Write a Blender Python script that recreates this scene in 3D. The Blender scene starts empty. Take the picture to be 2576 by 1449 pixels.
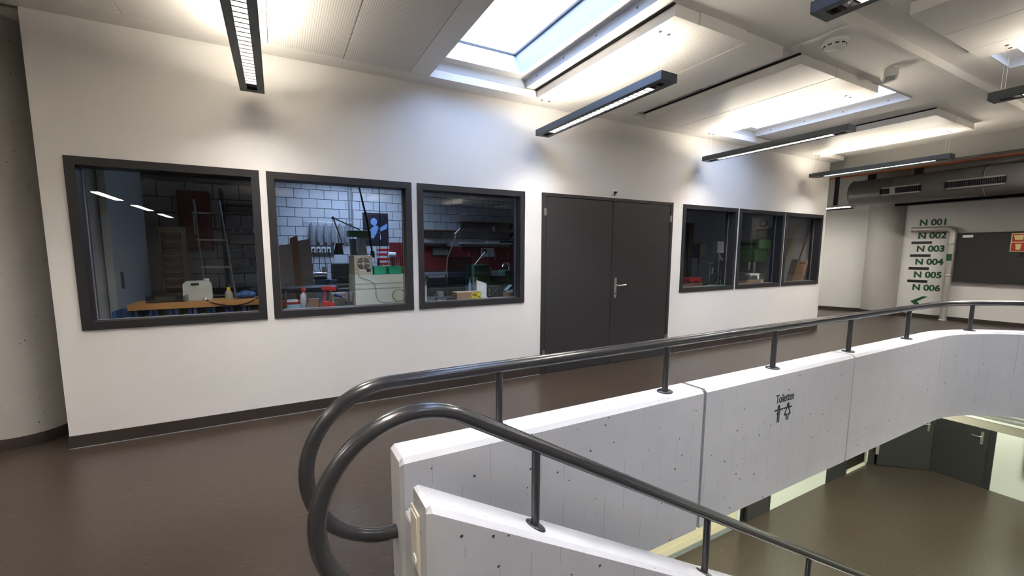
import bpy, bmesh, math, random
from mathutils import Vector, Matrix

random.seed(7)
scene = bpy.context.scene
COL = scene.collection
PI = math.pi

# ------------------------------------------------------------------ camera
F, CX, CY = 1044.14, 1243.169, 754.833
RIGHT = Vector((0.88755759, -0.46069656, -0.00044562))
DOWN = Vector((-0.05209724, -0.09940708, -0.99368210))
FWD = Vector((0.45774162, 0.88197331, -0.11223053))
EYE = Vector((-2.678, -3.994, 1.421))
cd = bpy.data.cameras.new('camera')
cam = bpy.data.objects.new('camera', cd)
COL.objects.link(cam)
m = Matrix.Identity(4)
for i in range(3):
    m[i][0], m[i][1], m[i][2], m[i][3] = RIGHT[i], -DOWN[i], -FWD[i], EYE[i]
cam.matrix_world = m
cd.sensor_width = 36.0
cd.sensor_fit = 'HORIZONTAL'
cd.lens = F / 2576.0 * 36.0
cd.shift_x = (1288.0 - CX) / 2576.0
cd.shift_y = (CY - 724.5) / 2576.0
cd.clip_start = 0.05
cd.clip_end = 200
scene.camera = cam

# ------------------------------------------------------------------ world, exposure
SKY = 2.3
w = bpy.data.worlds.new('overcast_sky')
scene.world = w
w.use_nodes = True
bg = w.node_tree.nodes['Background']
bg.inputs[0].default_value = (0.50, 0.66, 1.0, 1)
bg.inputs[1].default_value = SKY
LAMP_UP, LAMP_DOWN, LOW_LAMP = 13.0, 94.0, 40.0
vs = scene.view_settings
vs.view_transform = 'Standard'
vs.look = 'None'
vs.exposure = 1.98
vs.gamma = 1.0
vs.use_curve_mapping = False
try:
    scene.cycles.max_bounces = 10
    scene.cycles.diffuse_bounces = 5
    scene.cycles.glossy_bounces = 4
    scene.cycles.transparent_max_bounces = 12
    scene.cycles.sample_clamp_indirect = 6.0
    scene.cycles.caustics_reflective = False
    scene.cycles.caustics_refractive = False
    scene.cycles.use_denoising = True
except Exception:
    pass


# ------------------------------------------------------------------ helpers
def at(u, v, y=None, x=None, z=None):
    """point of the room seen in the photo at (u, v), on the plane y=, x= or z="""
    d = RIGHT * ((u - CX) / F) + DOWN * ((v - CY) / F) + FWD
    if y is not None:
        t = (y - EYE.y) / d.y
    elif x is not None:
        t = (x - EYE.x) / d.x
    else:
        t = (z - EYE.z) / d.z
    return EYE + d * t


class MB:
    """collects shapes, then links them as one mesh object"""

    def __init__(self):
        self.v, self.f, self.s = [], [], []

    def add(self, vs_, fs, smooth=False):
        b = len(self.v)
        self.v += [tuple(p) for p in vs_]
        self.f += [tuple(b + i for i in q) for q in fs]
        self.s += [smooth] * len(fs)
        return self

    def box(self, x0, y0, z0, x1, y1, z1, bev=0.0, M=None):
        x0, x1 = min(x0, x1), max(x0, x1)
        y0, y1 = min(y0, y1), max(y0, y1)
        z0, z1 = min(z0, z1), max(z0, z1)
        if bev <= 0:
            p = [(x, y, z) for z in (z0, z1) for y in (y0, y1) for x in (x0, x1)]
            q = [(0, 2, 3, 1), (4, 5, 7, 6), (0, 1, 5, 4), (2, 6, 7, 3), (0, 4, 6, 2), (1, 3, 7, 5)]
            if M is not None:
                p = [M @ Vector(a) for a in p]
            return self.add(p, q)
        bm = bmesh.new()
        bmesh.ops.create_cube(bm, size=1.0)
        for a in bm.verts:
            a.co = Vector(((x0 + x1) / 2 + a.co.x * (x1 - x0), (y0 + y1) / 2 + a.co.y * (y1 - y0),
                           (z0 + z1) / 2 + a.co.z * (z1 - z0)))
        bmesh.ops.bevel(bm, geom=list(bm.edges), offset=bev, segments=2, profile=0.6, affect='EDGES')
        return self.bm(bm, M)

    def bm(self, bm, M=None, smooth=False):
        bm.verts.ensure_lookup_table()
        bm.verts.index_update()
        p = [(M @ a.co if M is not None else a.co.copy()) for a in bm.verts]
        q = [[a.index for a in f.verts] for f in bm.faces]
        bm.free()
        return self.add(p, q, smooth)

    def prism(self, poly, a0, a1, axis='y', M=None):
        """poly: 2D outline; extruded along axis from a0 to a1 (y: (x,z); x: (y,z); z: (x,y))"""
        n = len(poly)

        def mk(p, a):
            return {'y': (p[0], a, p[1]), 'x': (a, p[0], p[1]), 'z': (p[0], p[1], a)}[axis]
        V = [mk(p, a0) for p in poly] + [mk(p, a1) for p in poly]
        if M is not None:
            V = [M @ Vector(a) for a in V]
        Q = [tuple(range(n)), tuple(range(2 * n - 1, n - 1, -1))]
        Q += [(i, i + n, (i + 1) % n + n, (i + 1) % n) for i in range(n)]
        return self.add(V, Q)

    def tube(self, path, r, n=10, caps=True, closed=False):
        P = [Vector(p) for p in path]
        k = len(P)
        rr = r if isinstance(r, (list, tuple)) else [r] * k
        T = []
        for i in range(k):
            if closed:
                t = P[(i + 1) % k] - P[i - 1]
            else:
                t = P[min(i + 1, k - 1)] - P[max(i - 1, 0)]
            T.append(t.normalized())
        ref = Vector((0, 0, 1)) if abs(T[0].z) < 0.9 else Vector((1, 0, 0))
        N = (ref - T[0] * ref.dot(T[0])).normalized()
        V = []
        for i in range(k):
            N = (N - T[i] * N.dot(T[i]))
            N = N.normalized() if N.length > 1e-6 else T[i].orthogonal().normalized()
            B = T[i].cross(N)
            for j in range(n):
                a = 2 * PI * j / n
                V.append(P[i] + (N * math.cos(a) + B * math.sin(a)) * rr[i])
        Q = []
        for i in range(k if closed else k - 1):
            i2 = (i + 1) % k
            for j in range(n):
                j2 = (j + 1) % n
                Q.append((i * n + j, i * n + j2, i2 * n + j2, i2 * n + j))
        self.add(V, Q, True)
        if caps and not closed:
            self.add(V[:n], [tuple(range(n - 1, -1, -1))])
            self.add(V[-n:], [tuple(range(n))])
        return self

    def cyl(self, p0, p1, r0, r1=None, n=16):
        return self.tube([p0, p1], [r0, r0 if r1 is None else r1], n)

    def lathe(self, prof, c=(0, 0, 0), n=20, axis='z'):
        """prof: list of (radius, height)"""
        V = []
        for r, h in prof:
            for j in range(n):
                a = 2 * PI * j / n
                q = (r * math.cos(a), r * math.sin(a), h)
                if axis == 'y':
                    q = (q[0], q[2], q[1])
                elif axis == 'x':
                    q = (q[2], q[0], q[1])
                V.append((q[0] + c[0], q[1] + c[1], q[2] + c[2]))
        Q = []
        for i in range(len(prof) - 1):
            for j in range(n):
                j2 = (j + 1) % n
                Q.append((i * n + j, i * n + j2, (i + 1) * n + j2, (i + 1) * n + j))
        self.add(V, Q, True)
        self.add(V[:n], [tuple(range(n - 1, -1, -1))])
        self.add(V[-n:], [tuple(range(n))])
        return self

    def ball(self, c, r, sz=1.0, n=12):
        return self.lathe([(max(1e-4, r * math.sin(PI * i / 8)), -r * sz * math.cos(PI * i / 8)) for i in range(9)], c, n)

    def build(self, name, mat, parent=None, loc=None, rot=None):
        me = bpy.data.meshes.new(name)
        me.from_pydata(self.v, [], self.f)
        me.polygons.foreach_set('use_smooth', self.s)
        b = bmesh.new()
        b.from_mesh(me)
        bmesh.ops.recalc_face_normals(b, faces=list(b.faces))
        b.to_mesh(me)
        b.free()
        me.polygons.foreach_set('use_smooth', self.s)
        me.update()
        if mat is not None:
            me.materials.append(mat)
        o = bpy.data.objects.new(name, me)
        COL.objects.link(o)
        if parent is not None:
            o.parent = parent
        if loc is not None:
            o.location = loc
        if rot is not None:
            o.rotation_euler = rot
        return o


def tag(o, label=None, cat=None, group=None, kind=None):
    if label:
        o['label'] = label
    if cat:
        o['category'] = cat
    if group:
        o['group'] = group
    if kind:
        o['kind'] = kind
    return o


def empty(name, loc=(0, 0, 0), rz=0.0):
    o = bpy.data.objects.new(name, None)
    o.empty_display_size = 0.1
    COL.objects.link(o)
    o.location = loc
    o.rotation_euler = (0, 0, rz)
    return o


def thing(name, label, cat, loc=(0, 0, 0), rz=0.0, group=None):
    return tag(empty(name, loc, rz), label, cat, group)


def struct(name, mb, mat, parent=None):
    o = mb.build(name, mat, parent)
    if parent is None:
        o['kind'] = 'structure'
    return o


def copy_tree(o, parent=None):
    c = o.copy()
    COL.objects.link(c)
    c.parent = parent
    for ch in list(o.children):
        copy_tree(ch, c)
    return c


def like(o, parent, loc=None, rot=None, scale=None):
    """another object with the same mesh"""
    c = o.copy()
    COL.objects.link(c)
    c.parent = parent
    if loc is not None:
        c.location = loc
    if rot is not None:
        c.rotation_euler = rot
    if scale is not None:
        c.scale = scale
    return c


def sheet(mb, u0, u1, v0, v1, holes, mk):
    """a flat sheet u0..u1 x v0..v1 with rectangular holes, as quads; mk(u, v) -> point"""
    us = sorted({u0, u1} | {h for q in holes for h in q[:2] if u0 < h < u1})
    vv = sorted({v0, v1} | {h for q in holes for h in q[2:] if v0 < h < v1})
    for a, b in zip(us, us[1:]):
        for c, d in zip(vv, vv[1:]):
            um, vm = (a + b) / 2, (c + d) / 2
            if any(q[0] < um < q[1] and q[2] < vm < q[3] for q in holes):
                continue
            mb.add([mk(a, c), mk(b, c), mk(b, d), mk(a, d)], [(0, 1, 2, 3)])
    return mb


# ------------------------------------------------------------------ materials
def new_mat(name):
    mt = bpy.data.materials.new(name)
    mt.use_nodes = True
    nt = mt.node_tree
    return mt, nt, nt.nodes['Principled BSDF']


def plain(name, col, rough=0.5, metal=0.0, spec=0.5, var=0.0, scale=8.0, bump=0.0, bscale=60.0, coat=0.0):
    mt, nt, b = new_mat(name)
    b.inputs['Base Color'].default_value = (*col, 1)
    b.inputs['Roughness'].default_value = rough
    b.inputs['Metallic'].default_value = metal
    b.inputs['Specular IOR Level'].default_value = spec
    if coat:
        b.inputs['Coat Weight'].default_value = coat
        b.inputs['Coat Roughness'].default_value = 0.15
    if var or bump:
        tc = nt.nodes.new('ShaderNodeTexCoord')
    if var:
        n = nt.nodes.new('ShaderNodeTexNoise')
        n.inputs['Scale'].default_value = scale
        n.inputs['Detail'].default_value = 5
        nt.links.new(tc.outputs['Object'], n.inputs['Vector'])
        mx = nt.nodes.new('ShaderNodeMix')
        mx.data_type = 'RGBA'
        mx.inputs[6].default_value = (*[c * (1 - var) for c in col], 1)
        mx.inputs[7].default_value = (*[min(1, c * (1 + var)) for c in col], 1)
        nt.links.new(n.outputs['Fac'], mx.inputs[0])
        nt.links.new(mx.outputs[2], b.inputs['Base Color'])
    if bump:
        n2 = nt.nodes.new('ShaderNodeTexNoise')
        n2.inputs['Scale'].default_value = bscale
        n2.inputs['Detail'].default_value = 3
        nt.links.new(tc.outputs['Object'], n2.inputs['Vector'])
        bp = nt.nodes.new('ShaderNodeBump')
        bp.inputs['Strength'].default_value = bump
        bp.inputs['Distance'].default_value = 0.01
        nt.links.new(n2.outputs['Fac'], bp.inputs['Height'])
        nt.links.new(bp.outputs['Normal'], b.inputs['Normal'])
    return mt


def emit(name, col, strength):
    mt, nt, b = new_mat(name)
    b.inputs['Base Color'].default_value = (0.8, 0.8, 0.8, 1)
    b.inputs['Emission Color'].default_value = (*col, 1)
    b.inputs['Emission Strength'].default_value = strength
    return mt


def mathn(nt, op, a, bv=None, c=None):
    n = nt.nodes.new('ShaderNodeMath')
    n.operation = op
    for i, x in enumerate((a, bv, c)):
        if x is None:
            continue
        if isinstance(x, (int, float)):
            n.inputs[i].default_value = x
        else:
            nt.links.new(x, n.inputs[i])
    return n.outputs[0]


def pane_mat(name, tint=(1, 1, 1), ior=1.5, boost=1.0):
    """thin clear pane: lets light straight through, mirrors by Fresnel"""
    mt = bpy.data.materials.new(name)
    mt.use_nodes = True
    nt = mt.node_tree
    nt.nodes.clear()
    out = nt.nodes.new('ShaderNodeOutputMaterial')
    tr = nt.nodes.new('ShaderNodeBsdfTransparent')
    tr.inputs[0].default_value = (*tint, 1)
    gl = nt.nodes.new('ShaderNodeBsdfGlossy')
    gl.inputs['Roughness'].default_value = 0.0
    lw_ = nt.nodes.new('ShaderNodeLayerWeight')
    lw_.inputs[0].default_value = 0.5
    f0 = ((ior - 1) / (ior + 1)) ** 2
    sch = mathn(nt, 'MULTIPLY_ADD', mathn(nt, 'POWER', lw_.outputs['Facing'], 5.0), 1 - f0, f0)
    fac = mathn(nt, 'MULTIPLY', sch, boost)
    mx = nt.nodes.new('ShaderNodeMixShader')
    nt.links.new(fac, mx.inputs[0])
    nt.links.new(tr.outputs[0], mx.inputs[1])
    nt.links.new(gl.outputs[0], mx.inputs[2])
    nt.links.new(mx.outputs[0], out.inputs[0])
    return mt


def floor_mat():
    """dark brown marbled linoleum, short streaks, satin finish"""
    mt, nt, b = new_mat('brown_linoleum')
    tc = nt.nodes.new('ShaderNodeTexCoord')

    def streak(sx, sy, lo, hi, rot):
        mp = nt.nodes.new('ShaderNodeMapping')
        mp.inputs['Rotation'].default_value = (0, 0, rot)
        mp.inputs['Scale'].default_value = (sx, sy, 1)
        nt.links.new(tc.outputs['Object'], mp.inputs[0])
        n = nt.nodes.new('ShaderNodeTexNoise')
        n.inputs['Scale'].default_value = 1.0
        n.inputs['Detail'].default_value = 4
        nt.links.new(mp.outputs[0], n.inputs['Vector'])
        r = nt.nodes.new('ShaderNodeMapRange')
        r.inputs[1].default_value = lo
        r.inputs[2].default_value = hi
        nt.links.new(n.outputs['Fac'], r.inputs[0])
        return r.outputs[0]

    def mix(fac, a, bcol):
        mx = nt.nodes.new('ShaderNodeMix')
        mx.data_type = 'RGBA'
        nt.links.new(fac, mx.inputs[0])
        if isinstance(a, tuple):
            mx.inputs[6].default_value = (*a, 1)
        else:
            nt.links.new(a, mx.inputs[6])
        mx.inputs[7].default_value = (*bcol, 1)
        return mx.outputs[2]
    c = mix(streak(9, 60, .35, .65, 0), (0.037, 0.0265, 0.0195), (0.047, 0.0345, 0.026))
    c = mix(streak(12, 150, .635, .69, 0), c, (0.125, 0.105, 0.09))
    nt.links.new(c, b.inputs['Base Color'])
    b.inputs['Roughness'].default_value = 0.28
    b.inputs['Specular IOR Level'].default_value = 0.5
    return mt


def concrete_mat(name, col, pore=0.35, boards=True, axis='x'):
    """painted board-marked concrete: fine pores, vertical form-board lines"""
    mt, nt, b = new_mat(name)
    tc = nt.nodes.new('ShaderNodeTexCoord')
    sp = nt.nodes.new('ShaderNodeSeparateXYZ')
    nt.links.new(tc.outputs['Object'], sp.inputs[0])
    vo = nt.nodes.new('ShaderNodeTexVoronoi')
    vo.inputs['Scale'].default_value = 13.0
    vo.voronoi_dimensions = '2D'
    cm = nt.nodes.new('ShaderNodeCombineXYZ')
    nt.links.new(mathn(nt, 'ADD', sp.outputs[0], mathn(nt, 'MULTIPLY', sp.outputs[1], 1.37)), cm.inputs[0])
    nt.links.new(sp.outputs[2], cm.inputs[1])
    nt.links.new(cm.outputs[0], vo.inputs['Vector'])
    wn = nt.nodes.new('ShaderNodeTexWhiteNoise')
    nt.links.new(vo.outputs['Position'], wn.inputs['Vector'])
    size = mathn(nt, 'MULTIPLY', mathn(nt, 'POWER', wn.outputs['Value'], 6.0), 0.085 * pore / 0.35)
    hole = mathn(nt, 'LESS_THAN', vo.outputs['Distance'], size)
    n = nt.nodes.new('ShaderNodeTexNoise')
    n.inputs['Scale'].default_value = 5.0
    n.inputs['Detail'].default_value = 6
    nt.links.new(tc.outputs['Object'], n.inputs['Vector'])
    mx = nt.nodes.new('ShaderNodeMix')
    mx.data_type = 'RGBA'
    mx.inputs[6].default_value = (*[c * .92 for c in col], 1)
    mx.inputs[7].default_value = (*[min(1, c * 1.08) for c in col], 1)
    nt.links.new(n.outputs['Fac'], mx.inputs[0])
    m2 = nt.nodes.new('ShaderNodeMix')
    m2.data_type = 'RGBA'
    m2.inputs[7].default_value = (0.03, 0.03, 0.032, 1)
    nt.links.new(hole, m2.inputs[0])
    nt.links.new(mx.outputs[2], m2.inputs[6])
    nt.links.new(m2.outputs[2], b.inputs['Base Color'])
    b.inputs['Roughness'].default_value = 0.55
    h = mathn(nt, 'MULTIPLY', hole, -1.0)
    if boards:
        ax = sp.outputs[0]
        fr = mathn(nt, 'FRACT', mathn(nt, 'MULTIPLY', ax, 1 / 0.135))
        ln = mathn(nt, 'LESS_THAN', fr, 0.035)
        n3 = nt.nodes.new('ShaderNodeTexNoise')
        n3.inputs['Scale'].default_value = 7.0
        nt.links.new(tc.outputs['Object'], n3.inputs['Vector'])
        g = mathn(nt, 'GREATER_THAN', n3.outputs['Fac'], 0.52)
        lg = mathn(nt, 'MULTIPLY', ln, g)
        h = mathn(nt, 'SUBTRACT', h, mathn(nt, 'MULTIPLY', lg, 0.35))
        m3 = nt.nodes.new('ShaderNodeMix')
        m3.data_type = 'RGBA'
        m3.inputs[7].default_value = (*[c * .62 for c in col], 1)
        nt.links.new(mathn(nt, 'MULTIPLY', lg, 0.6), m3.inputs[0])
        nt.links.new(m2.outputs[2], m3.inputs[6])
        nt.links.new(m3.outputs[2], b.inputs['Base Color'])
    n4 = nt.nodes.new('ShaderNodeTexNoise')
    n4.inputs['Scale'].default_value = 90.0
    n4.inputs['Detail'].default_value = 3
    nt.links.new(tc.outputs['Object'], n4.inputs['Vector'])
    h = mathn(nt, 'ADD', h, mathn(nt, 'MULTIPLY', n4.outputs['Fac'], 0.12))
    bp = nt.nodes.new('ShaderNodeBump')
    bp.inputs['Strength'].default_value = 0.6
    bp.inputs['Distance'].default_value = 0.006
    nt.links.new(h, bp.inputs['Height'])
    nt.links.new(bp.outputs['Normal'], b.inputs['Normal'])
    return mt


def perforated_mat(name, col, pitch=0.0125, lines=False):
    mt, nt, b = new_mat(name)
    tc = nt.nodes.new('ShaderNodeTexCoord')
    sp = nt.nodes.new('ShaderNodeSeparateXYZ')
    nt.links.new(tc.outputs['Object'], sp.inputs[0])
    sx = mathn(nt, 'SINE', mathn(nt, 'MULTIPLY', sp.outputs[0], 2 * PI / pitch))
    if lines:
        k = mathn(nt, 'GREATER_THAN', sx, 0.35)
    else:
        sy = mathn(nt, 'SINE', mathn(nt, 'MULTIPLY', sp.outputs[1], 2 * PI / pitch))
        k = mathn(nt, 'GREATER_THAN', mathn(nt, 'ADD', sx, sy), 0.8)
    mx = nt.nodes.new('ShaderNodeMix')
    mx.data_type = 'RGBA'
    mx.inputs[6].default_value = (*col, 1)
    mx.inputs[7].default_value = (*[c * .74 for c in col], 1)
    nt.links.new(k, mx.inputs[0])
    nt.links.new(mx.outputs[2], b.inputs['Base Color'])
    b.inputs['Roughness'].default_value = 0.5
    return mt


def wood_mat(name, c0, c1, sx=1.0, sy=14.0, sz=14.0, rough=0.5):
    mt, nt, b = new_mat(name)
    tc = nt.nodes.new('ShaderNodeTexCoord')
    mp = nt.nodes.new('ShaderNodeMapping')
    mp.inputs['Scale'].default_value = (sx, sy, sz)
    nt.links.new(tc.outputs['Object'], mp.inputs[0])
    n = nt.nodes.new('ShaderNodeTexNoise')
    n.inputs['Scale'].default_value = 2.5
    n.inputs['Detail'].default_value = 6
    n.inputs['Distortion'].default_value = 1.0
    nt.links.new(mp.outputs[0], n.inputs['Vector'])
    mx = nt.nodes.new('ShaderNodeMix')
    mx.data_type = 'RGBA'
    mx.inputs[6].default_value = (*c0, 1)
    mx.inputs[7].default_value = (*c1, 1)
    nt.links.new(n.outputs['Fac'], mx.inputs[0])
    nt.links.new(mx.outputs[2], b.inputs['Base Color'])
    b.inputs['Roughness'].default_value = rough
    return mt


M = {
    'wall': plain('white_plaster', (0.76, 0.745, 0.73), .75, var=.015, scale=3, bump=.08, bscale=140),
    'wall_inner': plain('grey_inner_paint', (0.42, 0.43, 0.43), .8, var=.05),
    'ceil': plain('white_ceiling_paint', (0.71, 0.70, 0.68), .6, var=.02, scale=2),
    'panel': plain('white_metal_panel', (0.70, 0.685, 0.665), .38, var=.015),
    'perf_line': perforated_mat('line_perforated_panel', (0.68, 0.66, 0.64), .0155, True),
    'perf_dot': perforated_mat('dot_perforated_panel', (0.70, 0.685, 0.665), .02),
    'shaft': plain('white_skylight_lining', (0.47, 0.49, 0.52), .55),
    'alu': plain('brushed_aluminium', (0.62, 0.62, 0.63), .35, .9),
    'floor': floor_mat(),
    'skirt': plain('dark_brown_skirting', (0.040, 0.030, 0.025), .45, var=.1),
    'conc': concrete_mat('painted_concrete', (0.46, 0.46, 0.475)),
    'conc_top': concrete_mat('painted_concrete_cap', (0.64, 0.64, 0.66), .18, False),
    'conc_raw': concrete_mat('raw_concrete_column', (0.46, 0.44, 0.415), .3, False),
    'charcoal': plain('charcoal_lacquer', (0.030, 0.029, 0.030), .42, var=.08, scale=30, bump=.05, bscale=300),
    'frame': plain('charcoal_window_frame', (0.021, 0.0205, 0.023), .4, var=.05, scale=20),
    'gap': plain('black_gap', (0.008, 0.008, 0.008), .8),
    'rail': plain('dark_grey_rail_paint', (0.030, 0.029, 0.032), .24, 0, .5, var=.04, scale=14, coat=.35),
    'steel': plain('satin_steel', (0.60, 0.58, 0.55), .28, 1.0),
    'chrome': plain('chrome', (0.8, 0.8, 0.8), .08, 1.0),
    'white_pl': plain('white_plastic', (0.75, 0.75, 0.73), .4),
    'cream_pl': plain('cream_plastic', (0.72, 0.68, 0.58), .4),
    'black_pl': plain('black_plastic', (0.015, 0.015, 0.016), .45),
    'dark_pl': plain('dark_grey_plastic', (0.07, 0.07, 0.075), .5),
    'grey_pl': plain('mid_grey_plastic', (0.25, 0.26, 0.27), .5),
    'red': plain('red_lacquer', (0.52, 0.025, 0.025), .35),
    'dark_red': plain('dark_red_panel', (0.20, 0.018, 0.02), .5, var=.1),
    'green_pl': plain('bright_green_plastic', (0.02, 0.42, 0.26), .4),
    'green_mc': plain('machine_green', (0.055, 0.15, 0.08), .45, var=.08),
    'green_lt': plain('light_machine_green', (0.17, 0.34, 0.15), .45, var=.08),
    'blue_pl': plain('blue_plastic', (0.03, 0.10, 0.30), .45),
    'light_blue': plain('light_blue_plastic', (0.25, 0.42, 0.62), .4),
    'yellow': plain('yellow_plastic', (0.75, 0.55, 0.02), .4),
    'orange': plain('orange_plastic', (0.70, 0.30, 0.02), .4),
    'beige': plain('beige_metal_case', (0.52, 0.49, 0.40), .5),
    'mint': plain('pale_mint_enamel', (0.72, 0.78, 0.73), .35),
    'card': plain('brown_cardboard', (0.40, 0.24, 0.13), .8, var=.06),
    'card_dark': plain('dark_cardboard', (0.22, 0.17, 0.14), .8, var=.06),
    'paper': plain('white_paper', (0.80, 0.81, 0.83), .7),
    'oak': wood_mat('orange_wood', (0.42, 0.20, 0.06), (0.55, 0.29, 0.10)),
    'brown_wood': wood_mat('brown_wood', (0.16, 0.085, 0.05), (0.24, 0.14, 0.085)),
    'pale_wood': wood_mat('pale_wood', (0.50, 0.40, 0.24), (0.62, 0.52, 0.33), 14, 14, 1),
    'brick': plain('pale_painted_block', (0.62, 0.63, 0.64), .7, var=.07, scale=4, bump=.15, bscale=90),
    'mortar': plain('dark_mortar', (0.10, 0.10, 0.105), .9),
    'galv': plain('galvanised_duct', (0.21, 0.20, 0.195), .40, .35, var=.1, scale=5),
    'copper': plain('copper_pipe', (0.55, 0.20, 0.10), .35, .8),
    'pipe': plain('silver_pipe_jacket', (0.52, 0.50, 0.47), .4, .6, var=.08),
    'cloth': plain('grey_apron_cloth', (0.26, 0.27, 0.29), .9, var=.12),
    'board': plain('black_board', (0.022, 0.022, 0.021), .6, var=.15, scale=60),
    'sign_green': plain('dark_green_lettering', (0.008, 0.085, 0.03), .5),
    'sign_black': plain('black_lettering', (0.010, 0.010, 0.012), .5),
    'tube_up': emit('lit_uplight_tube', (1.0, 0.90, 0.74), LAMP_UP),
    'tube_down': emit('lit_downlight_tube', (1.0, 0.935, 0.86), LAMP_DOWN),
    'tube_low': emit('lit_lower_tube', (0.95, 1.0, 0.80), LOW_LAMP),
    'louver': plain('bright_louver_metal', (0.75, 0.75, 0.75), .25, .8),
    'glass': pane_mat('clear_glass', (0.97, 0.98, 0.98), 1.52, 1.0),
    'roof_glass': pane_mat('roof_glass', (0.98, 0.99, 1.0), 1.45, .6),
    'acryl': pane_mat('clear_plastic', (0.80, 0.82, 0.82), 1.45, 1.5),
}
print('materials', len(M))

# ------------------------------------------------------------------ dimensions (metres)
ZC = 3.015            # underside of the ceiling panels
Z1, Z2 = 3.10, 3.16   # ceiling by the wall, ceiling over the hall
WIN = [(-3.956, -2.779), (-2.728, -1.504), (-1.448, -0.227), (2.345, 3.570), (3.617, 4.832), (4.873, 6.033)]
WZ0, WZ1 = 0.866, 2.094
WX0, WX1, WT = -4.093, 6.135, 0.13
DX1, DZ = 2.138, 2.10
PF, PB, PZ, PS = -2.435, -2.260, 0.605, -0.290      # parapet front, back, top, slab underside
CC, CR = (3.2, -3.735), 1.30                          # round end of the stairwell
LOW = -3.2
ROWS = [(-1.89, -0.20, Z1), (-4.46, -2.57, Z2), (-7.03, -5.14, Z2), (-9.60, -7.71, Z2)]
SKYX = [(-1.36, -0.35), (2.60, 3.53)]

# ------------------------------------------------------------------ floors
hole = (-2.29, 4.675, -5.21, -2.26)


def ring(mb, z):
    """floor between the square hole and the round stairwell end"""
    n, R = 32, 1.40
    pts = []
    for i in range(n + 1):
        a = -PI / 2 + PI * i / n
        c, s = math.cos(a), math.sin(a)
        k = min(1.475 / max(c, 1e-6), 1.475 / max(abs(s), 1e-6))
        pts.append(((CC[0] + R * c, CC[1] + R * s, z), (CC[0] + k * c, CC[1] + k * s, z)))
    for (a, b), (c, d) in zip(pts, pts[1:]):
        mb.add([a, b, d, c], [(0, 1, 2, 3)])


fl = MB()
sheet(fl, -9.5, 16.2, -16.0, 6.2, [hole], lambda a, b: (a, b, 0.0))
ring(fl, 0.0)
struct('floor', fl, M['floor'])
fl = MB()
sheet(fl, -9.5, 16.2, -16.0, 6.2, [hole], lambda a, b: (a, b, PS))
ring(fl, PS)
struct('ceiling_lower', fl, M['ceil'])
fl = MB()
sheet(fl, -9.5, 16.2, -16.0, 6.2, [], lambda a, b: (a, b, LOW))
struct('floor_lower', fl, M['floor'])

# ------------------------------------------------------------------ workshop wall with openings
holes = [(a + .03, b - .03, WZ0 + .03, WZ1 - .03) for a, b in WIN] + [(0.02, DX1 - .02, -1, DZ - .02)]
mb = MB()
sheet(mb, WX0, WX1, 0.0, 3.3, holes, lambda a, b: (a, 0.0, b))
sheet(mb, WX0, WX1, 0.0, 3.3, holes, lambda a, b: (a, WT, b))
for x in (WX0, WX1):
    mb.add([(x, 0, 0), (x, WT, 0), (x, WT, 3.3), (x, 0, 3.3)], [(0, 1, 2, 3)])
mb.add([(WX0, 0, 3.3), (WX1, 0, 3.3), (WX1, WT, 3.3), (WX0, WT, 3.3)], [(0, 1, 2, 3)])
wall_ws = struct('wall_workshop', mb, M['wall'])

# skirting: two runs, broken by the door
for i, (a, b) in enumerate(((WX0 - .004, -0.004), (DX1 + .004, WX1 + .004))):
    mb = MB().box(a, -.010, 0, b, .0, .095)
    o = struct('baseboard_workshop', mb, M['skirt'])
    g = MB().box(a, -.014, 0, b, -.010, .005).build('sealing_strip', M['grey_pl'], o)

# windows: frame, pane, sealing bead
for i, (a, b) in enumerate(WIN):
    t, y0, y1 = .058, -.012, .150
    mb = MB()
    mb.box(a, y0, WZ0, a + t, y1, WZ1).box(b - t, y0, WZ0, b, y1, WZ1)
    mb.box(a + t, y0, WZ1 - t, b - t, y1, WZ1).box(a + t, y0, WZ0, b - t, y1, WZ0 + t)
    f = struct('window_%d' % (i + 1), mb, M['frame'])
    mb = MB().box(a + t, .104, WZ0 + t, b - t, .110, WZ1 - t)
    mb.build('pane', M['glass'], f)
    s = .006
    mb = MB().box(a + t, .096, WZ0 + t, a + t + s, .104, WZ1 - t).box(b - t - s, .096, WZ0 + t, b - t, .104, WZ1 - t)
    mb.box(a + t, .096, WZ0 + t, b - t, .104, WZ0 + t + s)
    mb.build('glazing_bead', M['grey_pl'], f)


# ------------------------------------------------------------------ doors
def lever(parent, x, z, y, direction=1, mat=None):
    """long steel back plate with a bent lever; direction of the lever along x"""
    pl = MB()
    n = 8
    w, h0, h1 = .019, -.145, .078
    poly = [(w * math.cos(a), h1 + w * math.sin(a)) for a in [PI * k / n for k in range(n + 1)]]
    poly += [(w * math.cos(a), h0 + w * math.sin(a)) for a in [PI + PI * k / n for k in range(n + 1)]]
    pl.prism([(x + p[0], z + p[1]) for p in poly], y - .008, y, 'y')
    p = pl.build('handle_plate', M['steel'], parent)
    d = direction
    MB().tube([(x, y - .006, z), (x, y - .045, z), (x + d * .012, y - .054, z - .001), (x + d * .03, y - .057, z - .004),
               (x + d * .09, y - .057, z + .001), (x + d * .135, y - .057, z + .005)], .0085, 10).build('lever', M['steel'], parent)
    MB().lathe([(.0095, 0), (.0095, -.004), (.006, -.006)], (x, y - .008, z - .105), 12, 'y').build('lock_cylinder', M['dark_pl'], parent)
    return p


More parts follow.
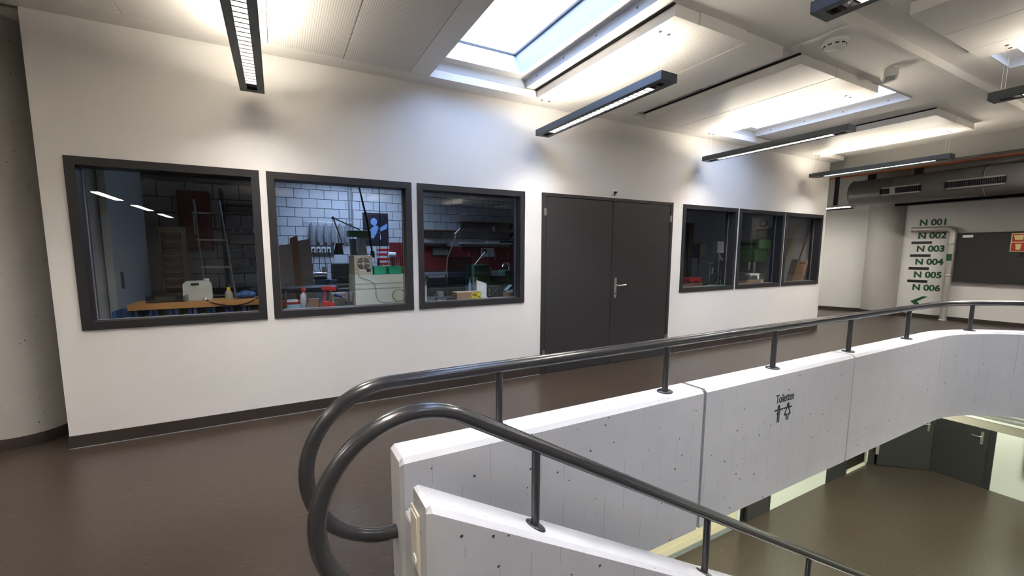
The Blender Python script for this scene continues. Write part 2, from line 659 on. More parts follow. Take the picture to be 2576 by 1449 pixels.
mb = MB().box(0, -.014, 0, .050, .02, DZ).box(DX1 - .050, -.014, 0, DX1, .02, DZ).box(.050, -.014, DZ - .036, DX1 - .050, .02, DZ)
door = struct('door_1', mb, M['charcoal'])
MB().box(.045, .016, 0, DX1 - .045, .022, DZ - .03).build('door_rebate', M['gap'], door)
lf = MB().box(.056, -.010, .004, 1.056, .014, DZ - .043, .002).build('door_leaf', M['charcoal'], door)
lf2 = MB().box(1.063, -.010, .004, DX1 - .056, .014, DZ - .043, .002).build('door_leaf', M['charcoal'], door)
lever(lf2, 1.128, 1.015, -.010, 1)
for x, z, s in ((.040, 1.885, -1), (.040, .245, -1), (DX1 - .040, 1.885, 1), (DX1 - .040, .245, 1)):
    h = MB()
    h.cyl((x, -.020, z - .042), (x, -.020, z + .042), .0085, n=10)
    h.box(x - .018, -.016, z - .042, x + .018, -.011, z + .042)
    h.build('hinge', M['steel'], lf if s < 0 else lf2)
# sloping white push button with a black arrow over the door
pb = thing('door_alarm_button', 'small white wall button with a black down-pointing triangle above the double door', 'button', (1.062, 0, 2.128))
MB().prism([(0, .0), (-.010, .0), (-.040, .048), (-.018, .066), (0, .066)], -.036, .036, 'x').build('housing', M['white_pl'], pb)
tr = Matrix.Translation((0, -.026, .024)) @ Matrix.Rotation(math.radians(32), 4, 'X')
MB().prism([(-.028, .028), (.028, .028), (0, -.028)], -.004, .0, 'y', tr).build('arrow', M['sign_black'], pb)


# ------------------------------------------------------------------ parapet of the stairwell
PROF = [(0, PS), (0, PZ - .020), (.018, PZ), (.157, PZ), (.175, PZ - .020), (.175, PS)]


def sweep(frames, prof):
    """frames: (x, y, nx, ny, dz, inset). Returns body and cap builders"""
    body, cap = MB(), MB()
    k = len(prof)
    rows = []
    zc = sum(p[1] for p in prof) / k
    for x, y, nx, ny, dz, ins in frames:
        row = []
        for d, z in prof:
            d2 = min(max(d, ins), .175 - ins)
            z2 = z - ins if z > 0.3 * PZ and ins else z
            row.append((x + nx * d2, y + ny * d2, z2 + dz))
        rows.append(row)
    for r0, r1 in zip(rows, rows[1:]):
        for j in range(k):
            j2 = (j + 1) % k
            (cap if 1 <= j <= 3 else body).add([r0[j], r0[j2], r1[j2], r1[j]], [(0, 1, 2, 3)])
    for r in (rows[0], rows[-1]):
        body.add(r, [tuple(range(k))])
    return body, cap


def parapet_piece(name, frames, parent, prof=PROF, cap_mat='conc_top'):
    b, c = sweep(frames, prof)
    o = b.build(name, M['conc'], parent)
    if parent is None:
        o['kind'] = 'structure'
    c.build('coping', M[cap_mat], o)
    return o


par = empty('wall_stairwell')
par['kind'] = 'structure'


def straight(x0, x1, y, s, i0=0, i1=0):
    fr = []
    if i0:
        fr.append((x0, y, 0, s, 0, i0))
        fr.append((x0 + (i0 if x1 > x0 else -i0), y, 0, s, 0, 0))
    else:
        fr.append((x0, y, 0, s, 0, 0))
    if i1:
        fr.append((x1 - i1, y, 0, s, 0, 0))
        fr.append((x1, y, 0, s, 0, i1))
    else:
        fr.append((x1, y, 0, s, 0, 0))
    return fr


YO = 2 * CC[1] - PF                       # opposite side of the well
parapet_piece('parapet_panel', straight(-2.29, -.453, PF, 1, .016), par)
parapet_piece('parapet_panel', straight(-.425, 1.387, PF, 1), par)
parapet_piece('parapet_panel', straight(1.409, 3.197, PF, 1), par)
arc = []
for i in range(41):
    a = PI / 2 - PI * i / 40
    arc.append((CC[0] + CR * math.cos(a), CC[1] + CR * math.sin(a), math.cos(a), math.sin(a), 0, 0))
parapet_piece('curved_parapet_panel', arc, par)
parapet_piece('parapet_panel', straight(3.197, -2.29, YO, -1, 0, .016), par)
MB().box(-.455, PF + .012, PS, -.423, PB - .005, PZ - .012).box(1.385, PF + .012, PS, 1.411, PB - .005, PZ - .012)\
    .build('joint_filler', plain('grey_joint_filler', (.30, .30, .31), .8, var=.1, scale=30), par)
# low wall closing the slot between parapet and stair flank
for y0, y1 in ((PF - .17, PF), (YO, YO + .17)):
    o = MB().box(-2.278, y0, PS, -2.12, y1, .392, .012).build('slot_wall', M['conc'], par)
    MB().box(-2.262, y0, .390, -2.125, y1, .394).build('coping', M['conc_top'], o)

# stair flank (sloping)
SL = .573
FL0, FL1 = -2.605, -2.775
prof2 = [(d, z if z > 0 else -.35) for d, z in PROF]


def flank(y, s):
    fr = [(-2.29, y, 0, s, 0, .016)]
    for x in (-2.272, 0.5, 3.4):
        fr.append((x, y, 0, s, -SL * (x + 2.29), 0))
    return fr


fk = parapet_piece('stair_flank_wall', flank(FL1, 1), None, prof2)
parapet_piece('stair_flank_wall', flank(2 * CC[1] - FL1, -1), None, prof2)
# socket and switch strip on its end face
sw = thing('switch_socket_strip', 'cream switch and socket strip on the end of the sloping stair wall', 'socket', (-2.29, -2.645, .298))
MB().box(-.007, -.047, 0, .0, .047, .225, .003).build('cover_plate', M['cream_pl'], sw)
MB().box(-.011, -.036, .075, -.006, .036, .212, .002).build('rocker', M['cream_pl'], sw)
MB().box(-.0115, -.037, .142, -.0105, .037, .1435).build('rocker_joint', M['grey_pl'], sw)
MB().lathe([(.020, -.0125), (.020, -.006)], (0, 0, .036), 20, 'x').build('socket_insert', M['white_pl'], sw)

# stairs
st = MB()
for i in range(19):
    x0 = -2.29 + i * .294
    z1 = -.1684 * (i + 1)
    st.box(x0, -4.695, max(z1 - .30, LOW), x0 + .294 + .02, -2.775, z1)
struct('stair_flight', st, M['floor'])

# ------------------------------------------------------------------ handrails
RY, RZ, RR = -2.345, .900, .0285


def arcpts(cx, cz, r, a0, a1, n, y):
    return [(cx + r * math.cos(a0 + (a1 - a0) * i / n), y, cz + r * math.sin(a0 + (a1 - a0) * i / n)) for i in range(n + 1)]


def post(parent, x, y, z0, z1, slope=0.0):
    o = MB().cyl((x, y, z0), (x, y, z1), .0175, n=14).build('post', M['rail'], parent)
    Mx = Matrix.Translation((x, y, z0)) @ Matrix.Rotation(math.atan(slope), 4, 'Y')
    b = MB().lathe([(.044, .0), (.044, .006), (.040, .009), (.02, .010)], (0, 0, 0), 24)
    b.v = [tuple(Mx @ Vector(p)) for p in b.v]
    b.build('base_plate', M['rail'], o)


h1 = thing('handrail', 'dark grey tubular handrail looping around the level stairwell parapet', 'handrail')
rc = PF + (RY - PF) - CC[1]
path = [(-2.285, RY, .25)] + arcpts(-2.30, .575, .325, -PI / 2, -1.5 * PI, 28, RY) + [(-2.0, RY, RZ), (0.5, RY, RZ)]
path += [(CC[0] + rc * math.cos(PI / 2 - PI * i / 36), CC[1] + rc * math.sin(PI / 2 - PI * i / 36), RZ) for i in range(37)]
ry2 = 2 * CC[1] - RY
path += [(0.5, ry2, RZ)] + arcpts(-2.30, .575, .325, PI / 2, 1.5 * PI, 28, ry2) + [(-2.285, ry2, .25)]
MB().tube(path, RR, 20).build('rail', M['rail'], h1)
pp = [(x, RY) for x in (-1.795, -.683, .415, 1.50, 2.62)]
for a in (65.5, 20, -20, -65.5):
    pp.append((CC[0] + rc * math.cos(math.radians(a)), CC[1] + rc * math.sin(math.radians(a))))
pp += [(x, ry2) for x in (2.62, 1.5, .415, -.683, -1.795)]
for x, y in pp:
    post(h1, x, y, PZ - .001, RZ - .02)

for y, lab in ((-2.69, 'dark grey sloping handrail with end loop following the stair flank down'),
               (2 * CC[1] + 2.69, 'dark grey sloping handrail on the opposite stair flank')):
    h2 = thing('handrail', lab, 'handrail')
    th = math.atan(SL)
    path = [(-2.285, y, .245)] + arcpts(-2.29, .57, .325, -PI / 2, -2 * PI + PI / 2 - th, 30, y)
    ex, ez = path[-1][0], path[-1][2]
    path += [(x, y, ez - SL * (x - ex)) for x in (-1.0, 1.0, 3.2)]
    MB().tube(path, RR, 20).build('rail', M['rail'], h2)
    for x in (-1.816, -.727, .363, 1.45, 2.54):
        post(h2, x, y, PZ - SL * (x + 2.29) - .002, ez - SL * (x - ex) - .02, SL)

# ------------------------------------------------------------------ ceilings
def sky_holes(y0, y1):
    return [(a, b, r[0], r[1]) for a, b in SKYX for r in ROWS if y0 < (r[0] + r[1]) / 2 < y1]


cl = MB()
sheet(cl, -9.5, 6.32, -2.3, 0.0, sky_holes(-2.3, 0), lambda a, b: (a, b, Z1))
sheet(cl, WX1 - .05, 6.32, 0.0, 4.0, [], lambda a, b: (a, b, Z1))
sheet(cl, -9.5, WX0 + .05, 0.0, 1.25, [], lambda a, b: (a, b, Z1))
sheet(cl, -9.5, 6.32, -16.0, -2.3, sky_holes(-16, -2.3), lambda a, b: (a, b, Z2))
cl.add([(-9.5, -2.3, Z1), (6.32, -2.3, Z1), (6.32, -2.3, Z2), (-9.5, -2.3, Z2)], [(0, 1, 2, 3)])
ceiling = struct('ceiling', cl, M['ceil'])
cl = MB()
sheet(cl, 6.58, 16.2, -16.0, 4.0, [], lambda a, b: (a, b, 3.36))
struct('ceiling_end', cl, M['ceil'])
struct('beam', MB().box(6.30, -16, 2.82, 6.60, 4.0, 3.5), plain('grey_beam_paint', (.30, .29, .275), .6, var=.04))
# pale step where the ceiling rises, and the cross trim
tm = struct('trim_1', MB().box(-9.5, -2.335, Z1 - .012, 6.3, -2.30, Z2), M['panel'])
struct('trim_2', MB().box(1.155, -2.30, Z1 - .010, 1.20, -1.90, Z1 + .002), M['panel'])


def panel(x0, x1, y0, y1, mat='panel', z=ZC, top=Z1, bev=.004):
    o = MB().box(x0, y0, z, x1, y1, top - .012, bev).build('ceiling_panel', M[mat], ceiling)
    return o


panel(WX0 - 5.4, WX1, -.20, -.002)                      # strip along the wall
for ri, (y0, y1, zt) in enumerate(ROWS):
    if ri == 0:
        y1 = -.203
    zz = zt - (Z1 - ZC)
    for x0, x1, mt in ((-5.3, -3.526, 'panel'), (-3.522, -2.660, 'panel'), (-2.657, -2.112, 'perf_line'), (-2.108, -1.555, 'perf_line'),
                       (-1.552, -1.37, 'panel'),
                       (-.21, .042, 'panel'), (.045, .578, 'perf_dot'), (.582, 1.075, 'panel'),
                       (1.34, 1.932, 'panel'), (1.937, 2.45, 'panel'), (2.453, 2.75, 'panel'),
                       (4.205, 4.80, 'panel'), (4.804, 5.43, 'panel')):
        o = panel(x0, x1, y0, y1, mt, zz, zt + .01)
        if mt != 'panel':
            MB().box(x0, y0 - .003, zz - .0005, x1, y0 + .0005, zt).build('panel_edge', M['panel'], o)
# dark slots beside the dropped panels
for x0, x1, y0, y1 in ((-.225, -.205, -1.89, -.2), (1.318, 1.338, -1.89, -.2), (4.185, 4.203, -1.89, -.2)):
    MB().box(x0, y0, Z1 - .014, x1, y1, Z1 - .001).build('shadow_gap', M['gap'], ceiling)
# fitting in the gap between two panels
o = MB().box(1.15, -1.02, Z1 - .02, 1.26, -.60, Z1 - .001).build('gap_fitting', M['grey_pl'], ceiling)
MB().lathe([(.032, 0), (.032, -.02)], (1.205, -1.12, Z1 - .001), 16).build('gap_fitting', M['grey_pl'], ceiling)


def skylight(n, x0, x1, y0, y1, zb):
    """lined shaft through the roof, stepped curb ring, pane with dark edge bars"""
    root = empty('window_%d' % (10 + n))
    root['kind'] = 'structure'
    zr, zg = zb + .07, zb + .31
    a, b, c, d = x0 + .09, x1 - .09, y0 + .09, y1 - .09        # ring inside
    e, f, g, h = x0 + .10, x1 - .10, y0 - .04, y1 + .05        # pane opening
    s = MB()
    lo = zb - (.085 if zb == Z1 else 0.0)

    def quadring(mb, r0, z0, r1, z1):
        p = [(r0[0], r0[2], z0), (r0[1], r0[2], z0), (r0[1], r0[3], z0), (r0[0], r0[3], z0)]
        q = [(r1[0], r1[2], z1), (r1[1], r1[2], z1), (r1[1], r1[3], z1), (r1[0], r1[3], z1)]
        for i in range(4):
            j = (i + 1) % 4
            mb.add([p[i], p[j], q[j], q[i]], [(0, 1, 2, 3)])
    quadring(s, (x0, x1, y0, y1), zb - .012, (x0, x1, y0, y1), zr)
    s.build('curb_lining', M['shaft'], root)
    s = MB()
    quadring(s, (x0, x1, y0, y1), zr, (a, b, c, d), zr)
    quadring(s, (a, b, c, d), zr, (a, b, c, d), zr + .02)
    s.build('curb_ledge', M['panel'], root)
    s = MB()
    quadring(s, (a, b, c, d), zr + .02, (e, f, g, h), zg)
    quadring(s, (e, f, g, h), zg, (e - .3, f + .3, g - .3, h + .3), zg)
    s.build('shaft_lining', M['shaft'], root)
    MB().box(e, g, zg, f, h, zg + .008).build('pane', M['roof_glass'], root)
    s = MB()
    t = .018
    s.box(e, g, zg - .02, e + t, h, zg).box(f - t, g, zg - .02, f, h, zg).box(e, g, zg - .02, f, g + t, zg).box(e, h - t, zg - .02, f, h, zg)
    s.build('edge_bar', M['dark_pl'], root)
    # screws of the curb
    for k in range(4):
        yy = y0 + (y1 - y0) * (.12 + .25 * k)
        for x, dx in ((x1 - .001, -1), (x0 + .001, 1)):
            MB().lathe([(.007, 0), (.007, .004 * dx)], (x, yy, zb + .03), 8, 'x').build('screw', M['dark_pl'], root)
    # daylight enters here
    pd = bpy.data.lights.new('daylight_portal', 'AREA')
    pd.shape = 'RECTANGLE'
    pd.size, pd.size_y = f - e, h - g
    pd.cycles.is_portal = True
    po = bpy.data.objects.new('daylight_portal', pd)
    po.location = ((e + f) / 2, (g + h) / 2, zg + .02)
    COL.objects.link(po)
    po.parent = root


k = 1
for r in ROWS[:3]:
    for a, b in SKYX:
        skylight(k, a, b, r[0], r[1], r[2])
        k += 1
# close the last row of openings
cl = MB()
for a, b in SKYX:
    cl.box(a - .05, ROWS[3][0] - .05, Z2 + .01, b + .05, ROWS[3][1] + .05, Z2 + .05)
cl.build('blank_panel', M['panel'], ceiling)

# ------------------------------------------------------------------ other walls and columns
struct('wall_end', MB().box(9.95, -3.4, LOW, 10.15, 1.1, 3.5), M['wall'])
struct('wall_unseen_side', MB().box(10.15, -3.4, 0, 16.2, -3.2, 3.5), M['wall'])  # unseen hall, added so the far windows mirror a dim space
struct('wall_unseen_far', MB().box(16.0, -16, 0, 16.2, -3.2, 3.5), M['wall'])  # far side of the added dim hall, unseen as well
mb = MB()
mb.prism([(9.94, .84), (9.94 - 1.05, .84 + 2.62), (9.94 - .87, .84 + 2.69), (10.12, .91)], 0, 3.5, 'z')
wo = struct('wall_oblique', mb, M['wall'])
struct('wall_recess', MB().box(5.9, 3.4, 0, 10.2, 3.6, 3.5), M['wall'])
struct('baseboard_end', MB().box(9.938, -3.4, 0, 9.951, .30, .075), M['skirt'])
mb = MB().prism([(9.925, .84), (9.925 - 1.05, .84 + 2.62), (9.95 - 1.05, .85 + 2.62), (9.95, .85)], 0, .075, 'z')
struct('baseboard_oblique', mb, M['skirt'])
struct('wall_left', MB().box(-9.7, -16, LOW, -9.5, 1.4, 3.5), M['wall'])
struct('wall_rear', MB().box(-9.7, -16.2, LOW, 16.2, -16, 3.6), M['wall'])
struct('wall_bay', MB().box(-9.6, 1.2, 0, -4.1, 1.4, 3.5), M['wall'])


def column(name, x, y, r, z1, n=48):
    c = MB().lathe([(r, 0), (r, z1)], (x, y, 0), n)
    o = c.build(name, M['conc_raw'])
    o['kind'] = 'structure'
    MB().lathe([(r + .008, 0.001), (r + .008, .085)], (x, y, 0), n).build('column_skirting', M['skirt'], o)
    return o


column('concrete_column', -4.49, .46, .28, 3.2)
column('concrete_column', 9.98, .50, .33, 3.4)

# ------------------------------------------------------------------ pendant lights
LW, LH, LL, LZ = .165, .060, 1.64, 2.663


def make_pendant(detail=True):
    """local origin: centre of the lamp underside; long axis y"""
    r = empty('pendant_light')
    h = LL / 2
    b = MB()
    b.box(-LW / 2, -h, 0, -LW / 2 + .004, h, LH).box(LW / 2 - .004, -h, 0, LW / 2, h, LH)
    b.box(-LW / 2, -h, 0, LW / 2, -h + .004, LH).box(-LW / 2, h - .004, 0, LW / 2, h, LH)
    b.box(-LW / 2, -h, 0, -.036, h, .003).box(.036, -h, 0, LW / 2, h, .003)
    b.box(-.036, -h, 0, .036, -h + .05, .003).box(-.036, h - .05, 0, .036, h, .003)
    b.box(-LW / 2 + .004, -h + .004, .040, LW / 2 - .004, h - .004, .043)
    b.build('housing', M['lamp_case'], r)
    MB().box(-.050, -h + .10, .0435, .050, h - .24, .046).build('uplight_tube', M['tube_up'], r)
    q = MB().box(-.036, -h + .05, .003, -.034, h - .05, .040).box(.034, -h + .05, .003, .036, h - .05, .040)
    lv = q.build('louver_frame', M['louver'], r)
    MB().box(-.033, -h + .17, .036, .033, h - .17, .039).build('downlight_tube', M['tube_down'], r)
    n = 28
    blade = None
    for i in range(n + 1):
        y = -h + .055 + (LL - .11) * i / n
        if blade is None:
            blade = MB().box(-.034, -.0055, .004, .034, .0055, .0355).build('louver_blade', M['blade'], lv, (0, y, 0))
        else:
            like(blade, lv, (0, y, 0))
    return r


def wires(root, top):
    for ys in (-1, 1):
        y = ys * (LL / 2 - .06)
        for x in (-.045, .045):
            o = MB().cyl((x, y, LH - .02), (x, y, top), .0011, n=6).build('suspension_wire', M['steel'], root)
            MB().lathe([(.012, 0), (.012, -.004)], (x, y, top), 12).build('ceiling_cap', M['dark_pl'], o)


M['blade'] = plain('louver_blade_metal', (.012, .012, .012), .5, 0, .2)
M['lamp_case'] = plain('slate_lamp_case', (.095, .108, .122), .36, .6)
base = make_pendant()
specs = [
    (-2.784, -.945, Z1, 'slate linear pendant light with lit louver above the first two windows beside the round column', None),
    (-.09, -.945, ZC, 'slate linear pendant light hanging between the third window and the double door', None),
    (2.60, -.945, ZC, 'slate linear pendant light hanging over the window just past the double door', None),
    (5.29, -.945, ZC, 'slate linear pendant light hanging near the far end of the white wall', None),
    (-.055, -3.51, Z2 - .085, 'slate linear pendant light hanging over the stairwell beside the smoke detector', None),
    (2.64, -3.51, Z2 - .085, 'slate linear pendant light hanging over the stairwell next to the second roof window', None),
]
specs.append((-5.47, -.945, ZC, 'slate linear pendant light hanging in front of the bay with the round column', None))
HALL = 'pendant lights out over the hall'
for x in (-8.17, -5.48, -2.78, 5.30):
    specs.append((x, -3.51, Z2 - .085, 'slate linear pendant light hung over the open hall', HALL))
for y in (-6.08, -8.65):
    for x in (-8.17, -2.78, -.06, 2.64, 5.30):
        specs.append((x, y, Z2 - .085, 'slate linear pendant light hung over the open hall', HALL))
lamps = []
for i, (x, y, top, lab, grp) in enumerate(specs):
    o = base if i == 0 else copy_tree(base)
    o.location = (x, y, LZ)
    lamps.append((o, top))
    tag(o, lab, 'pendant light', grp or 'pendant lights near the workshop wall')
for o, top in lamps:
    wires(o, (top if top != Z1 else ZC) - LZ)

# opal lights at the back of the hall, mirrored in the first window
for y in (-8.0, -10.7, -13.4):
    q = thing('strip_light', 'white opal strip light hanging at the rear of the hall', 'strip light', (-5.93, y, 2.66), 0, 'opal lights at the rear of the hall')
    MB().box(-.08, -.8, .012, .08, .8, .07).build('housing', M['white_pl'], q)
    MB().box(-.075, -.79, 0, .075, .79, .0115).build('diffuser', emit('lit_opal', (1, .95, .88), 6.0), q)
    MB().cyl((0, -.6, .07), (0, -.6, .49), .003, n=6).cyl((0, .6, .07), (0, .6, .49), .003, n=6).build('suspension_wire', M['steel'], q)

# two lamps in the far recess: one fixed under a post
fl_ = thing('strip_light', 'lit white strip light on a dark drop post in the far recess', 'strip light', (8.0, .69, 0))
MB().box(-.03, -.03, 2.40, .03, .03, 3.36).build('drop_post', M['charcoal'], fl_)
MB().box(-.06, -.26, 2.385, .06, 1.4, 2.43).build('housing', M['alu'], fl_)
MB().box(-.05, -.25, 2.377, .05, 1.38, 2.386).build('diffuser', emit('lit_recess_diffuser', (1, .95, .85), 22.0), fl_)
MB().box(-.09, -.35, 2.330, -.05, 1.4, 2.352).build('reflector_edge', M['charcoal'], fl_)

M['fill_end'] = emit('lit_end_fill', (1.0, .93, .82), 30.0)  # out-of-view fill lights, added to brighten the end wall
for y in (-3.3, -5.6):
    q = thing('strip_light', 'unseen strip light added beyond the beam to brighten the end wall', 'strip light', (7.5, y, 3.36), 0, 'fill lights added beyond the beam')
    MB().box(-.09, -.75, -.07, .09, .75, -.001).build('housing', M['white_pl'], q)
    MB().box(-.08, -.73, -.078, .08, .73, -.0705).build('diffuser', M['fill_end'], q)

# ------------------------------------------------------------------ detectors on the ceiling
sd = thing('smoke_detector', 'round white smoke detector with dark slots on the ceiling', 'smoke detector', (1.36, -2.12, Z1))
MB().lathe([(.095, 0), (.095, -.016), (.085, -.022)], (0, 0, 0), 28).build('mount', M['white_pl'], sd)
hd = MB().lathe([(.075, -.02), (.072, -.048), (.05, -.062), (.02, -.066)], (0, 0, 0), 28).build('head', M['white_pl'], sd)
for i in range(10):
    a = 2 * PI * i / 10
    MB().box(-.013, -.002, -.0045, .013, .002, .0045, 0, Matrix.Translation((.0735 * math.cos(a), .0735 * math.sin(a), -.037)) @ Matrix.Rotation(a + PI / 2, 4, 'Z'))\
        .build('vent_slot', M['gap'], hd)
md = thing('motion_detector', 'white wedge-shaped motion detector on the ceiling beyond the smoke detector', 'motion detector', (2.40, -2.10, Z1))
MB().lathe([(.06, 0), (.06, -.018)], (0, 0, 0), 20).build('mount', M['white_pl'], md)
MB().prism([(-.08, -.018), (.075, -.018), (.085, -.05), (.02, -.095), (-.05, -.075)], -.05, .05, 'y', Matrix.Rotation(.5, 4, 'Z')).build('head', M['white_pl'], md)
MB().prism([(-.045, -.074), (.018, -.0955), (.015, -.100), (-.04, -.085)], -.035, .035, 'y', Matrix.Rotation(.5, 4, 'Z')).build('lens', M['grey_pl'], md)
# ceiling cap at the far corner of the wall
tag(MB().lathe([(.07, 0), (.07, -.03), (.05, -.045)], (6.215, .14, Z1), 20).build('ceiling_speaker', M['white_pl']),
    'small white round ceiling fitting behind the wall corner', 'ceiling fitting')

# ------------------------------------------------------------------ duct, pipes, far end
dx, dz, dr = 8.90, 2.735, .275
du = thing('ventilation_duct', 'large grey round metal ventilation duct under the ceiling', 'duct', (dx, 0, dz))
MB().cyl((0, .76, 0), (0, -3.4, 0), dr, n=48).build('duct_body', M['galv'], du)
for y in (.735, .02, -1.25, -2.4):
    MB().lathe([(dr + .001, -.012), (dr + .010, -.008), (dr + .010, .008), (dr + .001, .012)], (0, y, 0), 48, 'y').build('duct_collar', M['galv'], du)


def grille(y0, y1, open_from=None):
    a = math.radians(188)          # tilt of the grille on the round duct
    Mx = Matrix.Rotation(math.radians(-8), 4, 'Y') @ Matrix.Translation((-dr - .004, 0, 0))
    g = MB().box(-.012, y0, -.082, .030, y1, .082, 0, Mx).build('grille_frame', M['pipe'], du)
    MB().box(-.014, y0 + .03, -.055, -.0122, y1 - .03, .055, 0, Mx).build('grille_opening', M['gap'], g)
    n = int(abs(y1 - y0) / .026)
    sl = None
    for i in range(1, n):
        y = y0 + (y1 - y0) * i / n
        p = Mx @ Vector((-.016, y, 0))
        if sl is None:
            sl = MB().box(-.004, -.0035, -.055, .002, .0035, .055).build('grille_slat', M['dark_pl'], g, p, (0, math.radians(-8), 0))
        else:
            like(sl, g, p)
    if open_from:
        MB().box(-.021, open_from[0], -.055, -.0165, open_from[1], .055, 0, Mx).build('shut_slat', M['pipe'], g)


grille(.16, -.42, (.03, -.06))
grille(-.80, -1.50)
for y in (.45, -.30, -1.75):
    MB().box(-.045, y - .06, dr - .01, .045, y + .06, dr + .22).build('hanger', M['charcoal'], du)
for i, (x, z, mt, lab) in enumerate(((8.45, 3.10, 'copper', 'copper pipe running above the ventilation duct'),
                                     (8.62, 3.17, 'white_pl', 'white pipe running above the ventilation duct'),
                                     (8.74, 3.22, 'white_pl', 'second white pipe running above the ventilation duct'),
                                     (8.86, 3.27, 'white_pl', 'third white pipe running above the ventilation duct'))):
    pz = thing('ceiling_pipe', lab, 'pipe', (x, 0, z), 0, 'pipes above the duct')
    MB().cyl((0, 3.3, 0), (0, -4, 0), .045 if i == 0 else .022, n=14).build('pipe_run', M[mt], pz)
    for y in (1.0, .1, -.8, -1.7):
        MB().box(-.02, y - .025, -.03, .02, y + .025, .36 - (z - 3.0) + .0).build('pipe_clip', M['dark_pl'], pz)
# cable tray over the notice wall
tag(MB().box(9.70, .30, 2.47, 9.945, -3.35, 2.505).box(9.70, .30, 2.47, 9.71, -3.35, 2.53).build('cable_tray', M['charcoal']),
    'thin dark cable tray along the wall below the duct', 'cable tray')

# silver pipe: horizontal stub, bend, down to the floor
ps = thing('down_pipe', 'silver jacketed pipe bending down the wall beside the black board', 'pipe', (9.84, 0, 0))
R_ = .09
pa_, pb_ = at(2340, 577, x=9.84), at(2391, 640, x=9.84)
PYV, PZH = pb_.y, pa_.z
pth = [(0, at(2294, 578, x=9.84).y, PZH), (0, PYV + R_, PZH)] + [(0, PYV + R_ - R_ * math.sin(a), PZH - R_ + R_ * math.cos(a)) for a in [PI / 2 * i / 8 for i in range(1, 9)]] + [(0, PYV, 0)]
MB().tube(pth, .056, 20).build('pipe_run', M['pipe'], ps)
for z in (.30, .95, 1.62):
    MB().lathe([(.058, -.02), (.062, -.015), (.062, .015), (.058, .02)], (0, PYV, z), 20).build('pipe_collar', M['steel'], ps)
MB().lathe([(.075, 0.0), (.075, .012), (.058, .02)], (0, PYV, 0), 20).build('floor_collar', M['steel'], ps)
MB().box(-.064, PYV - .04, 1.26, -.052, PYV + .04, 1.40).build('pipe_tag', M['sign_green'], ps)

# black board with small label and fire sign
bb = thing('black_wall_cabinet', 'wide black flat cabinet hanging on the wall beside the silver pipe', 'cabinet', (9.95, 0, 0))
MB().box(-.10, -3.3, .83, 0, -.70, 1.83, .004).build('body', M['board'], bb)
MB().box(-.103, -.92, 1.735, -.100, -.775, 1.785).build('label_plate', M['paper'], bb)
MB().prism([(-1.545, 1.41), (-1.605, 1.43), (-1.60, 1.34), (-1.53, 1.35)], -.103, -.100, 'x').build('arrow_mark', M['gap'], bb)
fs = thing('fire_extinguisher_sign', 'red and pale yellow fire extinguisher sign on the black cabinet', 'sign', (9.847, -1.62, 1.62))
MB().box(-.004, -.20, -.175, .002, .20, .175).build('sign_plate', plain('pale_sign_yellow', (.62, .50, .24), .5), fs)
sr = plain('sign_red', (.36, .03, .02), .5)
for y0, y1, z0, z1 in ((.01, .185, .015, .16), (-.185, -.005, .015, .16), (.01, .185, -.16, -.005), (-.185, -.005, -.16, -.005)):
    MB().box(-.006, y0, z0, -.004, y1, z1).build('sign_field', sr, fs)
py_ = plain('pictogram_yellow', (.72, .58, .26), .5)
MB().prism([(.15, .05), (.05, .05), (.05, .14), (.17, .14)], -.0075, -.006, 'x').build('flame_pictogram', py_, fs)
MB().prism([(.13, -.14), (.07, -.14), (.07, -.08), (.06, -.03), (.14, -.03), (.13, -.08)], -.0075, -.006, 'x').build('bottle_pictogram', py_, fs)
MB().prism([(-.03, -.14), (-.15, -.14), (-.15, -.09), (-.10, -.03), (-.03, -.06)], -.0075, -.006, 'x').build('arrow_pictogram', py_, fs)


# ------------------------------------------------------------------ lettering
def lettering(name, text, size, mat, parent, loc, rot, sx=1.0, bold=0.0, ex=.0015, shear=0.0, bevel=0.0):
    c = bpy.data.curves.new(name, 'FONT')
    c.body = text
    c.size = size
    c.extrude = ex
    c.offset = bold
    c.shear = shear
    c.bevel_depth = bevel
    c.bevel_resolution = 0
    o = bpy.data.objects.new(name, c)
    COL.objects.link(o)
    c.materials.append(mat)
    o.parent = parent
    o.location = loc
    o.rotation_euler = rot
    o.scale = (sx, 1, 1)
    return o


nw = bpy.data.objects['wall_end']
for i in range(6):
    z = 2.020 - i * .2838
    lettering('room_number', 'N 00%d' % (i + 1), .182, M['sign_green'], nw, (9.9475, -.064, z), (PI / 2, 0, -PI / 2), .96, 0, .001, 0.0, .006)
    if 1 <= i <= 4:
        MB().box(9.944, -.300, z - .118, 9.9495, .030, z - .060).build('sign_bar', M['sign_black'], nw)
MB().prism([(-.06, .345), (-.25, .47), (-.335, .47), (-.17, .345), (-.30, .20), (-.215, .20)], 9.944, 9.9495, 'x').build('sign_arrow', M['sign_green'], nw)

# toilet sign painted on the parapet
ts = bpy.data.objects['parapet_panel.001']
yT = PF - .0012
lettering('toilet_lettering', 'Toiletten', .086, M['sign_black'], ts, (.318, yT, .388), (PI / 2, 0, 0), .70, .0006, .0008)


def stroke(mb, pts, w):
    """flat stroke on the parapet face through (x, z) points"""
    for (x0, z0), (x1, z1) in zip(pts, pts[1:]):
        d = Vector((x1 - x0, z1 - z0)).normalized()
        n = Vector((-d.y, d.x)) * w / 2
        e = d * w * .3
        mb.prism([(x0 - e.x + n.x, z0 - e.y + n.y), (x1 + e.x + n.x, z1 + e.y + n.y),
                  (x1 + e.x - n.x, z1 + e.y - n.y), (x0 - e.x - n.x, z0 - e.y - n.y)], yT - .0006, yT + .0008, 'y')


